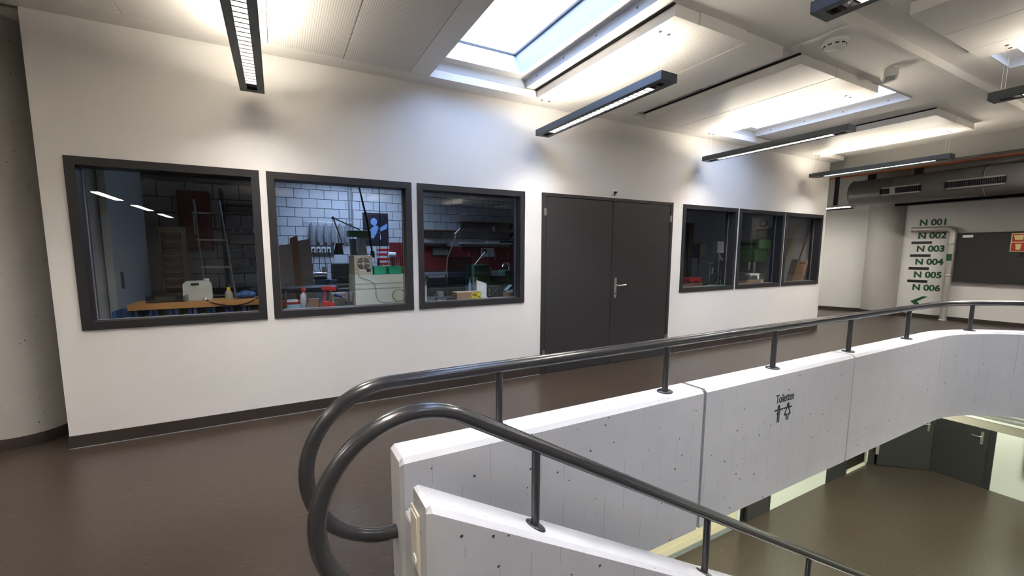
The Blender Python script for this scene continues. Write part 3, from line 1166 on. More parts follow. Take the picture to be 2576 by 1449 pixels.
def disc(mb, x, z, r):
    mb.prism([(x + r * math.cos(2 * PI * i / 16), z + r * 1.15 * math.sin(2 * PI * i / 16)) for i in range(16)], yT - .0006, yT + .0008, 'y')


def zp(zx, zy):                     # zoomed reading of the sign -> parapet face
    p = at(1900 + zx * 150 / 1552, 950 + zy * 140 / 1449, y=PF)
    return (p.x, p.z)


g = MB()
disc(g, *zp(614, 775), .016)
stroke(g, [zp(505, 868), zp(590, 842), zp(585, 900), zp(563, 1160)], .011)
stroke(g, [zp(710, 802), zp(640, 830), zp(624, 880), zp(602, 1148)], .011)
g.build('man_pictogram', M['sign_black'], ts)
g = MB()
disc(g, *zp(852, 705), .016)
stroke(g, [zp(740, 798), zp(822, 770), zp(755, 968), zp(805, 955), zp(797, 1085)], .011)
stroke(g, [zp(938, 738), zp(864, 768), zp(902, 920), zp(850, 945), zp(838, 1078)], .011)
g.build('woman_pictogram', M['sign_black'], ts)

# ------------------------------------------------------------------ storey below
yl = -.05
lw = MB()
sheet(lw, -9.5, 8.62, LOW, PS, [(4.03, 4.96, LOW - 1, LOW + 2.1), (6.90, 7.72, LOW - 1, LOW + 2.1), (7.72, 8.62, LOW - 1, LOW + 2.4)], lambda a, b: (a, yl, b))
lo_wall = struct('wall_lower', lw, plain('pale_green_white_paint', (.74, .76, .70), .7))
crm = plain('cream_cladding', (.74, .66, .47), .55)
for i in range(5):
    MB().box(-1.5, yl - .018, LOW + .085 + i * .135, 3.95, yl, LOW + .085 + i * .135 + .130, .003).build('cladding_board', crm, lo_wall)
MB().box(-1.5, yl - .022, LOW, 3.95, yl, LOW + .08).build('cladding_plinth', M['grey_pl'], lo_wall)
MB().box(3.95, yl - .03, LOW, 4.03, yl, LOW + 2.1).build('cladding_post', M['white_pl'], lo_wall)
for n, (x0, x1) in enumerate(((4.03, 4.96), (6.90, 7.72))):
    d = struct('door_%d' % (n + 2), MB().box(x0, yl - .01, LOW, x0 + .05, yl + .05, LOW + 2.1).box(x1 - .05, yl - .01, LOW, x1, yl + .05, LOW + 2.1), M['charcoal'])
    if n == 0:
        MB().box(x0 + .05, yl + .06, LOW, x0 + .25, yl + .07, LOW + 2.1).build('door_gap', M['gap'], d)
        l = MB().box(x0 + .24, yl - .008, LOW + .008, x1 - .05, yl + .03, LOW + 2.09).build('door_leaf', M['charcoal'], d)
        MB().cyl((x1 - .03, yl - .02, LOW + .26), (x1 - .03, yl - .02, LOW + .36), .012).build('hinge', M['steel'], l)
    else:
        l = MB().box(x0 + .05, yl - .008, LOW + .008, x1 - .05, yl + .03, LOW + 2.09).build('door_leaf', M['charcoal'], d)
        MB().box(x0 + .06, yl - .02, LOW + .28, x0 + .08, yl - .008, LOW + .38).build('hinge', M['steel'], l)
wg = struct('window_7', MB().box(7.72, yl - .02, LOW, 8.62, yl + .02, LOW + .05).box(8.56, yl - .02, LOW, 8.62, yl + .02, LOW + 2.4), M['cream_pl'])
MB().box(7.72, yl - .004, LOW + .05, 8.56, yl + .004, LOW + 2.4).build('pane', M['glass'], wg)
struct('lower_light_stop', MB().box(-9.5, .35, LOW, 7.25, .45, PS), M['gap'])  # black backing added to stop sky light leaking through the door gaps
struct('wall_lower_room', MB().box(7.3, 2.2, LOW, 9.6, 2.4, PS).box(9.5, -.1, LOW, 9.6, 2.4, PS).box(7.2, 0, LOW, 7.3, 2.4, PS), M['wall'])
# oblique leaf and end door
ob = struct('wall_lower_oblique', MB().prism([(8.62, -.04), (8.73, -.145), (8.80, -.07), (8.69, .03)], LOW, PS, 'z'), M['charcoal'])
Dv = Vector((9.455 - 8.73, -.80 + .145, 0))
wd = Dv.length
d3 = thing('open_door', 'dark grey door standing ajar at an angle on the storey below', 'door', (8.73, -.145, LOW), math.atan2(Dv.y, Dv.x))
l3 = MB().box(.04, -.02, .012, wd, .02, 2.1, .003).build('door_leaf', M['charcoal'], d3)
lever(l3, wd - .10, 1.03, -.02, -1)
MB().box(-.01, -.035, .25, .05, -.02, .50).build('hinge', M['alu'], d3)
d4 = struct('door_4', MB().prism([(-.82, LOW), (-.82, LOW + 2.1), (-1.66, LOW + 2.1), (-1.66, LOW)], 9.46, 9.50, 'x'), M['charcoal'])
MB().box(9.44, -1.66, LOW, 9.50, -1.58, LOW + 2.12).build('door_frame', M['frame'], d4)
ro = empty('lever_axis', (9.46, -1.48, LOW + 1.03), -PI / 2)
ro.name = 'lever_set'
ro.parent = d4
lever(ro, 0, 0, 0, -1)
struct('wall_lower_end', MB().box(9.46, -16, LOW, 9.94, -1.66, PS).box(9.50, -1.66, LOW, 9.94, .2, PS), plain('pale_lower_paint', (.76, .78, .74), .7))
tag(MB().box(9.36, -3.4, LOW + .62, 9.458, -2.05, LOW + 1.9, .004).build('notice_board', M['board']),
    'black flat board on the pale wall of the storey below', 'board')
# hanging duct just under the slab
hd_ = thing('hanging_duct', 'ribbed grey duct with a pale edge hanging below the floor slab', 'duct', (6.45, -1.4, -1.16))
MB().box(0, -4, 0, 1.3, .9, .14, .01).build('duct_body', plain('brown_grey_duct', (.30, .27, .23), .5), hd_)
MB().box(-.012, -4, .13, .03, .9, .155).build('pale_edge', M['white_pl'], hd_)
for i in range(5):
    MB().box(.15 + i * .22, -4, .14, .21 + i * .22, .9, .165).build('rib', M['grey_pl'], hd_)
for y in (-2.6, .4):
    MB().cyl((.6, y, .14), (.6, y, 1.16 + PS), .01, n=8).build('hanger', M['steel'], hd_)
# lamps of the storey below; one is added to brighten the end wall
for i, (x, y) in enumerate(((2.2, -1.15), (5.4, -1.0), (3.0, -7.0), (6.0, -7.0), (8.6, -2.5), (7.9, -8.4), (0.5, -7.0))):
    q = thing('ceiling_light', 'unseen white strip light under the slab of the storey below', 'ceiling light', (x, y, PS), 0, 'strip lights of the lower storey')
    MB().box(-.7, -.09, -.07, .7, .09, -.001).build('housing', M['white_pl'], q)
    MB().box(-.68, -.08, -.078, .68, .08, -.0705).build('diffuser', M['tube_low'], q)

# ------------------------------------------------------------------ workshop shell
wc = MB()
WS_SKY = (-2.1, -.25, 3.3, 5.6)
sheet(wc, -5.3, 6.2, WT, 6.1, [WS_SKY], lambda a, b: (a, b, 3.05))
struct('ceiling_workshop', wc, M['ceil'])
skylight(9, *WS_SKY, 3.05)
struct('wall_workshop_end', MB().box(6.04, WT, 0, 6.13, 6.1, 3.3), plain('pale_grey_paint', (.60, .60, .59), .75, var=.03))
wl_ = MB().box(-5.4, 1.95, 0, -5.3, 6.2, 3.3).box(-5.3, 1.85, 0, -4.0, 1.95, 3.3).box(-4.12, WT, 0, -4.0, 1.85, 3.3)
struct('wall_workshop_left', wl_, M['wall_inner'])
bw = struct('wall_workshop_back', MB().box(-5.3, 6.0, 0, 6.2, 6.15, 3.3), M['mortar'])
pw = struct('wall_partition', MB().box(-5.3, 2.80, 0, -2.72, 2.95, 3.3), M['mortar'])


def bricks(parent, x0, x1, z0, z1, y, first=None):
    row = 0
    z = z0
    b = first
    while z < z1:
        x = x0 - (.15 if row % 2 else 0)
        while x < x1:
            a, e = max(x, x0), min(x + .290, x1)
            if e - a > .05:
                sc = ((e - a) / .290, 1, 1)
                p = ((a + e) / 2, y - random.random() * .002, z + .0945)
                if b is None:
                    b = MB().box(-.145, -.012, -.0945, .145, .02, .0945, .003).build('brick', M['brick'], parent, p)
                    b.scale = sc
                else:
                    like(b, parent, p, None, sc)
            x += .300
        z += .200
        row += 1
    return b


b0 = bricks(bw, -2.75, 3.3, .80, 2.95, 6.0)
bricks(pw, -4.9, -2.72, .95, 2.35, 2.80, b0)
struct('floor_workshop', MB().box(-4.05, WT, .001, 6.1, 6.0, .006).box(-5.3, 1.9, .001, -4.05, 6.0, .006), plain('grey_workshop_floor', (.16, .155, .15), .6, var=.1))


def bench(name, label, x0, x1, y0, y1, z, top='dark_pl', th=.04):
    t = thing(name, label, 'workbench', ((x0 + x1) / 2, (y0 + y1) / 2, 0))
    w, d = (x1 - x0) / 2, (y1 - y0) / 2
    MB().box(-w, -d, z - th, w, d, z, .004).build('worktop', M[top], t)
    for sx in (-1, 1):
        for sy in (-1, 1):
            MB().box(sx * (w - .06), sy * (d - .06), .006, sx * (w - .01), sy * (d - .01), z - th).build('leg', M['dark_pl'], t)
    MB().box(-w + .03, -.02, .2, w - .03, .02, .24).build('stretcher', M['dark_pl'], t)
    return t


def boxrect(u0, v0, u1, v1, y):
    """(x0, x1, z0, z1) of the photo rectangle on the plane y"""
    a, b = at(u0, v1, y=y), at(u1, v0, y=y)
    return a.x, b.x, a.z, b.z


# benches
bench('workbench', 'dark workbench along the inside of the window beside the round column', -3.93, -2.74, .22, .80, .80)
bench('workbench', 'dark workbench behind the second and third windows', -2.70, -.10, .20, .85, .895)
bench('workbench', 'dark workbench behind the windows past the double door', 2.30, 6.03, .20, .75, .885)
bench('workbench', 'grey workbench in the middle of the workshop with machines on it', -2.6, -.9, 2.45, 3.75, .90, 'grey_pl')
bench('workbench', 'long workbench under the red tool wall', -.75, 3.2, 5.2, 5.9, .95, 'grey_pl')

# ------------------------------------------------------------------ seen through window 1
lk = thing('steel_locker', 'tall pale grey steel locker standing inside the first window', 'locker', (-3.99, .75, .006))
MB().box(0, -.05, 0, .055, 1.05, 2.5, .004).build('body', plain('pale_locker_grey', (.50, .53, .54), .5), lk)
MB().box(.0, -.50, 0, .022, -.40, 2.5, .002).build('door', M['grey_pl'], lk)
MB().box(.055, .10, 1.1, .07, .13, 1.25).build('handle', M['dark_pl'], lk)

for i in range(8):
    x = -3.84 + i * .136
    t = thing('storage_bin', 'small blue open-front storage bin under the orange board', 'storage bin', (x, .55, .80), 0, 'blue storage bins under the board')
    o = MB().box(-.064, -.12, 0, -.060, .12, .145).box(.060, -.12, 0, .064, .12, .145).box(-.064, -.12, 0, .064, .12, .006).box(-.064, .115, 0, .064, .12, .145)
    o.build('shell', M['blue_pl'], t)
    pts = [(-.064, 0), (.064, 0), (.064, .145)] + [(.042 * math.cos(a), .145 - .085 * math.sin(a)) for a in [PI * k / 10 for k in range(11)]] + [(-.064, .145)]
    MB().prism(pts, -.120, -.116, 'y').build('front', M['blue_pl'], t)
    MB().ball((random.uniform(-.01, .01), 0, .05), .042, .9).build('contents', M[['card', 'brown_wood', 'card_dark', 'pale_wood'][i % 4]], t)
tag(MB().box(-3.80, .40, .948, -2.74, .74, .998, .004).build('wooden_board', M['oak']),
    'long orange-brown wooden board lying on the blue bins', 'board')

jc = thing('jerrycan', 'white translucent plastic jerrycan with dark grip on the board', 'jerrycan', (-3.345, .64, .998), .1)
MB().prism([(-.105, 0), (.105, 0), (.11, .02), (.11, .125), (.10, .16), (.045, .172), (-.08, .172), (-.105, .15), (-.11, .02)], -.07, .07, 'y')\
    .build('body', plain('milky_plastic', (.62, .66, .66), .4), jc)
MB().box(-.045, -.078, .135, .015, -.069, .155, .003).build('grip', M['black_pl'], jc)
MB().lathe([(.022, .170), (.022, .188), (.018, .19)], (.07, 0, 0), 14).build('cap', M['white_pl'], jc)
yb_ = thing('plastic_bottle', 'clear ribbed bottle with yellow cap on the orange board', 'bottle', (-3.10, .57, .998))
MB().lathe([(.033, 0), (.034, .01), (.032, .02), (.034, .03), (.032, .04), (.034, .05), (.030, .062), (.016, .080), (.014, .085)], (0, 0, 0), 18).build('body', plain('cloudy_bottle', (.34, .32, .28), .3), yb_)
MB().lathe([(.0155, .085), (.0155, .106), (.014, .108)], (0, 0, 0), 14).build('cap', M['yellow'], yb_)
tr_ = thing('clear_tray', 'long clear plastic tray of small parts on the orange board', 'tray', (-3.55, .52, .998), -.06)
q = MB()
q.box(-.14, -.05, 0, .14, .05, .003).box(-.14, -.05, 0, .14, -.047, .055).box(-.14, .047, 0, .14, .05, .055).box(-.14, -.05, 0, -.137, .05, .055).box(.137, -.05, 0, .14, .05, .055)
q.build('shell', M['acryl'], tr_)
MB().box(-.08, -.035, .004, .05, .035, .045, .004).build('small_box', M['card_dark'], tr_)
bc = thing('blue_cloth', 'crumpled blue cloth bundle at the end of the orange board', 'cloth', (-2.97, .58, .998))
MB().ball((0, 0, .038), .05, .8).ball((.05, .01, .03), .04, .8).ball((-.04, 0, .03), .035, .8).build('bundle', M['blue_pl'], bc)
cb = thing('black_cable', 'black cable with red plug hanging over the edge of the orange board', 'cable', (0, 0, 0))
P0, P1 = Vector((-3.27, .47, 1.003)), Vector((-2.86, .47, 1.008))
MB().tube([P0, P0 + Vector((.01, -.05, .004)), Vector((-3.20, .392, .98)), Vector((-3.10, .388, .955)), Vector((-3.03, .388, .952)), Vector((-2.95, .388, .968)), Vector((-2.90, .392, .99)), P1], .006, 8).build('lead', M['black_pl'], cb)
MB().cyl(P1, P1 + Vector((.05, 0, .004)), .016, n=12).build('plug', M['red'], cb)
MB().lathe([(.02, 0), (.02, .02), (.008, .032)], (P0.x, P0.y, P0.z - .005), 12).build('clip', M['steel'], cb)

# storage wall behind: red wall cabinet, wooden cabinet, ladder, shelves
x0, x1, z0, z1 = boxrect(455, 482, 522, 630, 2.55)
rc_ = thing('red_wall_cabinet', 'dark red metal cabinet hanging on the block wall', 'cabinet', ((x0 + x1) / 2, 2.66, z0))
hw = (x1 - x0) / 2
MB().box(-hw, -.12, 0, hw, .12, z1 - z0, .004).build('body', M['dark_red'], rc_)
MB().box(-hw + .15, -.135, .02, hw - .01, -.12, z1 - z0 - .02, .003).build('door', M['dark_red'], rc_)
MB().box(-hw + .16, -.15, .2, -hw + .175, -.135, .45).build('handle', M['steel'], rc_)
x0, x1, z0, z1 = boxrect(338, 572, 466, 705, 2.5)
wcab = thing('wooden_cabinet', 'wooden cabinet with a grey door and a stack of brown drawers', 'cabinet', ((x0 + x1) / 2, 2.62, .006))
hw = (x1 - x0) / 2
MB().box(-hw, -.14, 0, hw, .16, z1, .004).build('body', M['pale_wood'], wcab)
MB().box(-hw + .10, -.155, .9, -hw + .28, -.14, z1 - .03, .003).build('door', plain('taupe_door', (.30, .28, .25), .6), wcab)
for i in range(8):
    d = MB().box(-hw + .30, -.165, .92 + i * .095, hw - .05, -.14, .92 + i * .095 + .082, .003).build('drawer', M['brown_wood'], wcab)
    MB().box(-hw + .33, -.18, .985 + i * .095, hw - .08, -.165, .993 + i * .095).build('pull', M['steel'], d)
ld = thing('step_ladder', 'narrow aluminium step ladder leaning on the storage shelves', 'ladder', (0, 0, 0))
a, b = at(551, 505, y=2.35), at(590, 722, y=2.0)
b = b + (b - a) * .9
for dx_ in (0, -.33):
    MB().tube([a + Vector((dx_ * .8, 0, 0)), Vector((b.x + dx_, b.y - .1, .01))], .012, 8).build('stile', M['alu'], ld)
for i in range(6):
    t_ = .08 + i * .16
    p = a.lerp(Vector((b.x, b.y - .1, .01)), t_)
    MB().box(p.x - .30, p.y - .03, p.z - .008, p.x, p.y + .03, p.z + .008).build('rung', M['alu'], ld)
sh = thing('metal_shelf', 'dark metal shelf rack with small parts against the block wall', 'shelf', (0, 0, 0))
sx0, sx1 = at(563, 600, y=2.55).x, at(668, 600, y=2.55).x
for x in (sx0, sx1):
    for y in (2.50, 2.76):
        MB().box(x - .012, y - .012, .006, x + .012, y + .012, 2.25).build('upright', M['dark_pl'], sh)
for v in (512, 535, 585, 627, 668, 715):
    zz = at(610, v, y=2.5).z
    MB().box(sx0, 2.49, zz - .02, sx1, 2.77, zz).build('shelf_board', M['grey_pl'], sh)
    if v in (585, 627, 668):
        for k in range(9):
            xx = sx0 + .05 + k * (sx1 - sx0 - .1) / 8
            hh = random.uniform(.02, .06) if k != 5 or v != 668 else .11
            tag(MB().lathe([(.014, 0), (.014, hh * .7), (.009, hh * .8), (.009, hh)], (xx, 2.56 + random.uniform(0, .1), zz), 10).build('small_part', M[['steel', 'white_pl', 'grey_pl'][k % 3]]),
                'small %s part on the %s shelf of the dark rack' % (['steel', 'white', 'grey'][k % 3], {585: 'upper', 627: 'middle', 668: 'lower'}[v]), 'small part', 'small parts on the shelf rack')

# ------------------------------------------------------------------ seen through window 2
BZ = .895
mc = thing('enamel_cabinet', 'pale mint enamelled cabinet standing on the bench behind the windows', 'cabinet', (-1.625, .56, BZ))
MB().box(-.375, -.21, 0, .375, .20, .305, .006).build('body', M['mint'], mc)
MB().box(-.372, -.214, .165, .372, -.2095, .168).box(-.372, -.214, .215, .372, -.2095, .218).build('seam', M['grey_pl'], mc)
cc_ = thing('grey_cable', 'grey cable coiled against the front of the mint cabinet', 'cable', (-1.625, .335, BZ))
pts = [(-.345, 0, .335), (-.34, -.005, .30), (-.31, -.006, .275), (-.24, -.006, .25), (-.19, -.006, .215), (-.175, -.006, .16), (-.175, -.006, .09),
       (-.15, -.007, .035), (-.10, -.008, .014), (0, -.008, .016)]
for k in range(26):
    a = -PI / 2 + 2 * PI * k / 12
    pts.append((.055 + .07 * math.cos(a) + .01 * (k / 26), -.010 - k * .0004, .085 + .065 * math.sin(a)))
MB().tube(pts, .0038, 8).build('lead', M['grey_pl'], cc_)
ps_ = thing('power_supply_unit', 'beige metal instrument box with round fan grille on the mint cabinet', 'instrument', (-1.905, .56, BZ + .306))
MB().box(-.09, -.17, 0, .09, .18, .195, .004).build('case', M['beige'], ps_)
fg = MB().lathe([(.062, 0), (.062, -.002)], (0, -.170, .115), 28, 'y').build('fan_plate', M['beige'], ps_)
for r in (.026, .037, .048, .058):
    for k in range(4):
        pp_ = [(r * math.cos(a), -.1725, .115 + r * math.sin(a)) for a in [k * PI / 2 + .14 + (PI / 2 - .28) * j / 6 for j in range(7)]]
        MB().tube(pp_, .0032, 6).build('fan_slot', M['gap'], fg)
MB().box(.03, -.176, .03, .068, -.169, .062).build('mains_inlet', M['black_pl'], ps_)
MB().box(-.035, -.173, .046, .015, -.1695, .056).build('type_plate', M['paper'], ps_)
for sx in (-1, 1):
    for sz in (.06, .17):
        MB().lathe([(.005, 0), (.005, -.003)], (sx * .062, -.170, sz), 8, 'y').build('screw', M['black_pl'], ps_)
for i, (x, it) in enumerate(((-1.735, 'paper'), (-1.575, 'card'))):
    t = thing('green_bin', ['bright green plastic bin beside the beige instrument box', 'bright green plastic bin beside the orange power tool'][i], 'bin', (x, .50, BZ + .306))
    q = MB()
    q.box(-.066, -.10, 0, .066, .10, .004).box(-.066, -.10, 0, -.062, .10, .082).box(.062, -.10, 0, .066, .10, .082).box(-.066, -.10, 0, .066, -.096, .082).box(-.066, .096, 0, .066, .10, .082)
    q.box(-.071, -.105, .072, .071, -.100, .084).box(-.071, .100, .072, .071, .105, .084).box(-.071, -.105, .072, -.066, .105, .084).box(.066, -.105, .072, .071, .105, .084)
    q.build('shell', M['green_pl'], t)
    for k in range(5):
        MB().cyl((-.04 + k * .02, -.03 + k * .012, .02), (-.055 + k * .028, .0, .11 + .012 * (k % 3)), .004, n=6).build('contents', M[['steel', 'paper', 'dark_pl'][k % 3]], t)
ot = thing('power_tool', 'orange and black hand drill lying at the end of the mint cabinet', 'power tool', (-1.42, .50, BZ + .306), .3)
MB().tube([(-.07, 0, .045), (.05, 0, .045)], [.026, .032], 14).build('motor_housing', M['orange'], ot)
MB().tube([(.05, 0, .045), (.09, 0, .045)], [.02, .010], 12).build('chuck', M['black_pl'], ot)
MB().box(-.06, -.016, .0, -.025, .016, .05, .006).build('grip', M['black_pl'], ot)

# tools on the bench
rt = thing('red_clamp_stand', 'red T-handled clamp stand on a red foot on the bench', 'clamp', (-2.255, .42, BZ), .1)
MB().prism([(-.06, 0), (.06, 0), (.055, .03), (0, .05), (-.06, .055)], -.03, .03, 'y').build('foot', M['red'], rt)
MB().tube([(-.035, 0, .05), (-.02, 0, .17)], .011, 10).build('red_rod', M['red'], rt)
MB().tube([(.012, 0, .045), (.028, 0, .17)], .009, 10).build('steel_rod', M['steel'], rt)
MB().prism([(-.055, .17), (.0, .163), (.07, .15), (.085, .17), (.07, .19), (.0, .203), (-.05, .20)], -.02, .02, 'y').build('handle', M['red'], rt)
wb = thing('wood_block', 'reddish brown wooden block beside the red clamp stand', 'block', (-2.385, .36, BZ), -.3)
MB().box(-.045, -.035, 0, .045, .035, .088, .003).build('body', M['brown_wood'], wb)
MB().box(-.03, -.03, .0885, .03, .03, .0905).build('top_mark', M['dark_pl'], wb)
sp_ = thing('squeeze_bottle', 'clear squeeze bottle with red nozzle next to the wooden block', 'bottle', (-2.475, .44, BZ))
MB().lathe([(.028, 0), (.03, .01), (.03, .10), (.026, .125), (.012, .14), (.011, .15)], (0, 0, 0), 18).build('body', plain('clear_bottle', (.42, .44, .48), .2), sp_)
MB().lathe([(.014, .15), (.018, .16), (.017, .18), (.006, .20)], (0, 0, 0), 14).build('nozzle', M['red'], sp_)
yt = thing('oil_bottle', 'dark slim bottle with yellow cap behind the squeeze bottle', 'bottle', (-2.46, .60, BZ))
MB().lathe([(.016, 0), (.016, .13), (.010, .15)], (0, 0, 0), 14).build('body', M['dark_pl'], yt)
MB().lathe([(.016, .15), (.016, .172)], (0, 0, 0), 14).build('cap', M['yellow'], yt)
bt = thing('blue_tray', 'light blue plastic tray with small clear lids on the bench', 'tray', (-2.565, .38, BZ))
q = MB().box(-.06, -.05, 0, .06, .05, .004).box(-.06, -.05, 0, .06, -.045, .035).box(-.06, .045, 0, .06, .05, .035).box(-.06, -.05, 0, -.055, .05, .035).box(.055, -.05, 0, .06, .05, .035)
q.build('shell', M['light_blue'], bt)
MB().lathe([(.02, .005), (.024, .02), (.01, .03)], (0, 0, 0), 14).build('lid', M['white_pl'], bt)
sr_ = thing('steel_rod_stand', 'thin steel rod standing on a small green base on the bench', 'rod', (-2.625, .33, BZ))
MB().lathe([(.022, 0), (.022, .012), (.01, .016)], (0, 0, 0), 16).build('base', M['green_pl'], sr_)
MB().cyl((0, 0, .015), (-.004, 0, .175), .0055, n=10).build('rod', M['steel'], sr_)
rb = thing('red_box', 'flat red box with a sheet of white paper on top', 'box', (-2.575, .62, BZ))
MB().box(-.085, -.06, 0, .085, .06, .05, .004).build('body', M['red'], rb)
MB().box(-.045, -.064, .051, .055, .05, .056, 0, Matrix.Rotation(.12, 4, 'X')).build('paper_sheet', M['paper'], rb)
mb_ = thing('grey_converter', 'pale grey box with ventilation slots behind the blue-handled tool', 'instrument', (-2.13, .66, BZ))
MB().box(-.07, -.06, 0, .09, .06, .11, .004).build('case', M['beige'], mb_)
for k in range(5):
    MB().box(-.06, -.0615, .025 + k * .015, .075, -.0598, .030 + k * .015).build('slot', M['gap'], mb_)
bl = thing('blue_handled_tool', 'hand tool with a dark blue grip lying in the tool heap', 'hand tool', (-2.13, .45, BZ), -.2)
MB().tube([(-.06, 0, .11), (.02, 0, .085)], [.016, .012], 10).build('grip', plain('dark_blue_grip', (.02, .03, .22), .4), bl)
MB().tube([(.02, 0, .085), (.09, 0, .06)], .005, 8).build('shaft', M['steel'], bl)
MB().box(-.06, -.02, 0, .05, .03, .075, .006).build('rest', M['dark_pl'], bl)
hc = thing('tool_holder', 'dark holder full of pliers beside the mint cabinet', 'holder', (-2.055, .36, BZ))
MB().box(-.04, -.04, 0, .03, .06, .05, .004).build('body', M['dark_pl'], hc)
for k in range(4):
    MB().tube([(-.03 + k * .02, 0, .04), (-.035 + k * .024, .01, .10 + .01 * k)], .006, 8).build('plier', M[['steel', 'black_pl'][k % 2]], hc)

# middle of the workshop: drill press, machine, leaning sheets
YD = 3.3
p0 = at(905, 600, y=YD)
dp = thing('drill_press', 'pillar drill with green belt cover and pale column on the middle bench', 'drill press', (p0.x, YD, .90))
MB().box(-.16, -.14, 0, .12, .16, .03, .004).build('foot', M['grey_pl'], dp)
MB().cyl((.0, .08, .03), (.0, .08, .80), .035, n=18).build('column', M['steel'], dp)
hz_ = at(905, 650, y=YD).z - .90
tz = at(905, 598, y=YD).z - .90
MB().prism([(-.05, hz_), (.10, hz_), (.075, tz), (-.02, tz)], -.10, .06, 'y').build('head', M['mint'], dp)
MB().box(-.19, -.16, tz + .01, .16, .16, tz + .115, .012).build('belt_cover', M['green_lt'], dp)
MB().box(-.15, -.06, hz_ + .03, -.06, .08, tz - .02, .01).build('motor', M['grey_pl'], dp)
MB().lathe([(.10, 0), (.10, .03), (.06, .05)], (.11, -.04, tz - .03), 20).build('pulley_guard', M['white_pl'], dp)
MB().cyl((.04, -.02, hz_), (.04, -.02, hz_ - .12), .022, .012, 12).build('chuck', M['steel'], dp)
MB().box(-.12, -.12, .22, .14, .12, .245).build('table', M['grey_pl'], dp)
for k in range(3):
    a = k * 2 * PI / 3
    MB().cyl((.10, -.09, hz_ + .07), (.10 + .10 * math.cos(a), -.10, hz_ + .07 + .10 * math.sin(a)), .005, n=6).build('feed_lever', M['black_pl'], dp)

YM = 2.62
p0 = at(800, 690, y=YM)
ml = thing('bench_machine', 'blue-grey bench machine with chrome tools and white guards on the middle bench', 'machine', (p0.x, YM, .90))
MB().box(-.22, -.10, 0, .20, .16, .07, .008).build('bed', M['grey_pl'], ml)
MB().box(-.05, -.12, .07, .16, .08, .14, .01).build('slide', plain('slate_blue', (.12, .18, .26), .4), ml)
MB().lathe([(.05, -.10), (.055, 0), (.05, .1)], (.02, 0, .19), 18, 'x').build('spindle', M['steel'], ml)
MB().box(-.17, -.02, .07, -.11, .0, .26, .003).build('left_guard', M['paper'], ml)
MB().box(.06, .03, .14, .13, .045, .32, .003).build('tall_guard', M['paper'], ml)
MB().box(.16, -.14, .10, .25, -.02, .13).build('tray', M['light_blue'], ml)
MB().tube([(-.28, -.05, .06), (-.24, -.05, .06), (-.20, -.05, .04)], .006, 8).ball((-.285, -.05, .065), .018).build('crank', M['steel'], ml)
p0 = at(860, 672, y=2.92)
mg = thing('milling_machine', 'dark grey machine block with paper chart on the middle bench', 'machine', (p0.x, 2.92, .90))
MB().box(-.17, -.12, 0, .20, .18, .08, .006).build('base', M['dark_pl'], mg)
MB().box(-.15, -.10, .08, .10, .12, .36, .01).build('housing', plain('olive_grey', (.15, .15, .135), .5), mg)
MB().box(.12, -.10, .08, .20, .10, .33, .01).build('gearbox', M['grey_pl'], mg)
MB().box(-.14, -.125, .02, .18, -.118, .06).build('scale_bar', M['steel'], mg)
M['sheet_grey'] = plain('pinkish_grey_sheet', (.46, .41, .39), .7, var=.06)
for i, (u0, u1, v0, y, mt, lab) in enumerate(((706, 733, 612, 2.02, 'sheet_grey', 'narrow pinkish grey leaning sheet behind the second window'),
                                              (734, 748, 592, 2.14, 'card', 'brown leaning sheet behind the second window'),
                                              (750, 780, 600, 2.26, 'sheet_grey', 'wide pinkish grey leaning sheet behind the second window'))):
    x0, x1, z0, z1 = boxrect(u0, v0, u1, 700, y)
    tag(MB().prism([(x0, .01), (x1 + .05, .01), (x1, z1), (x0, z1 - .04)], y, y + .02, 'y').build('leaning_sheet', M[mt]), lab, 'sheet')
dsk = thing('dark_trestle', 'dark trestle shelf just behind the front bench', 'trestle', (-2.62, 1.35, 0))
MB().box(-.35, -.2, .98, .55, .2, 1.03, .004).build('top', plain('slate_top', (.06, .062, .075), .5), dsk)
for x in (-.32, .52):
    MB().box(x - .02, -.18, .006, x + .02, .18, .98).build('leg', M['black_pl'], dsk)

# back wall of window 2: poster, sockets, aprons, conduits, lamp, cables, red tool stack
x0, x1, z0, z1 = boxrect(915, 537, 976, 617, 5.96)
po_ = thing('framed_poster', 'black framed poster with pale blue shapes on the block wall', 'poster', ((x0 + x1) / 2, 5.985, (z0 + z1) / 2))
hw, hh = (x1 - x0) / 2, (z1 - z0) / 2
MB().box(-hw, -.012, -hh, hw, 0, hh).build('frame', M['black_pl'], po_)
MB().box(-hw + .015, -.0135, -hh + .015, hw - .015, -.0118, hh - .015).build('print', plain('dark_print', (.02, .018, .028), .4), po_)
MB().box(-hw + .02, -.0145, hh - .045, hw - .02, -.0132, hh - .03).build('print_line', plain('plum', (.10, .02, .05), .5), po_)
lb_ = plain('print_blue', (.22, .38, .70), .5)
MB().prism([(-hw + .05, -.13), (-.02, .10), (.06, .06), (.03, -.06), (-.06, -.22)], -.0148, -.0132, 'y').build('print_shape', lb_, po_)
MB().prism([(.06, .02), (hw - .02, .14), (hw - .03, .02), (.10, -.05)], -.0148, -.0132, 'y').build('print_shape', lb_, po_)
MB().prism([(-.04 + .075 * math.cos(2 * PI * k / 16), .17 + .085 * math.sin(2 * PI * k / 16)) for k in range(16)], -.0146, -.0132, 'y').build('print_shape', lb_, po_)
MB().prism([(.07, -.06), (.10, -.10), (.11, -.24), (.095, -.24), (.08, -.14)], -.0148, -.0132, 'y').build('print_shape', M['paper'], po_)

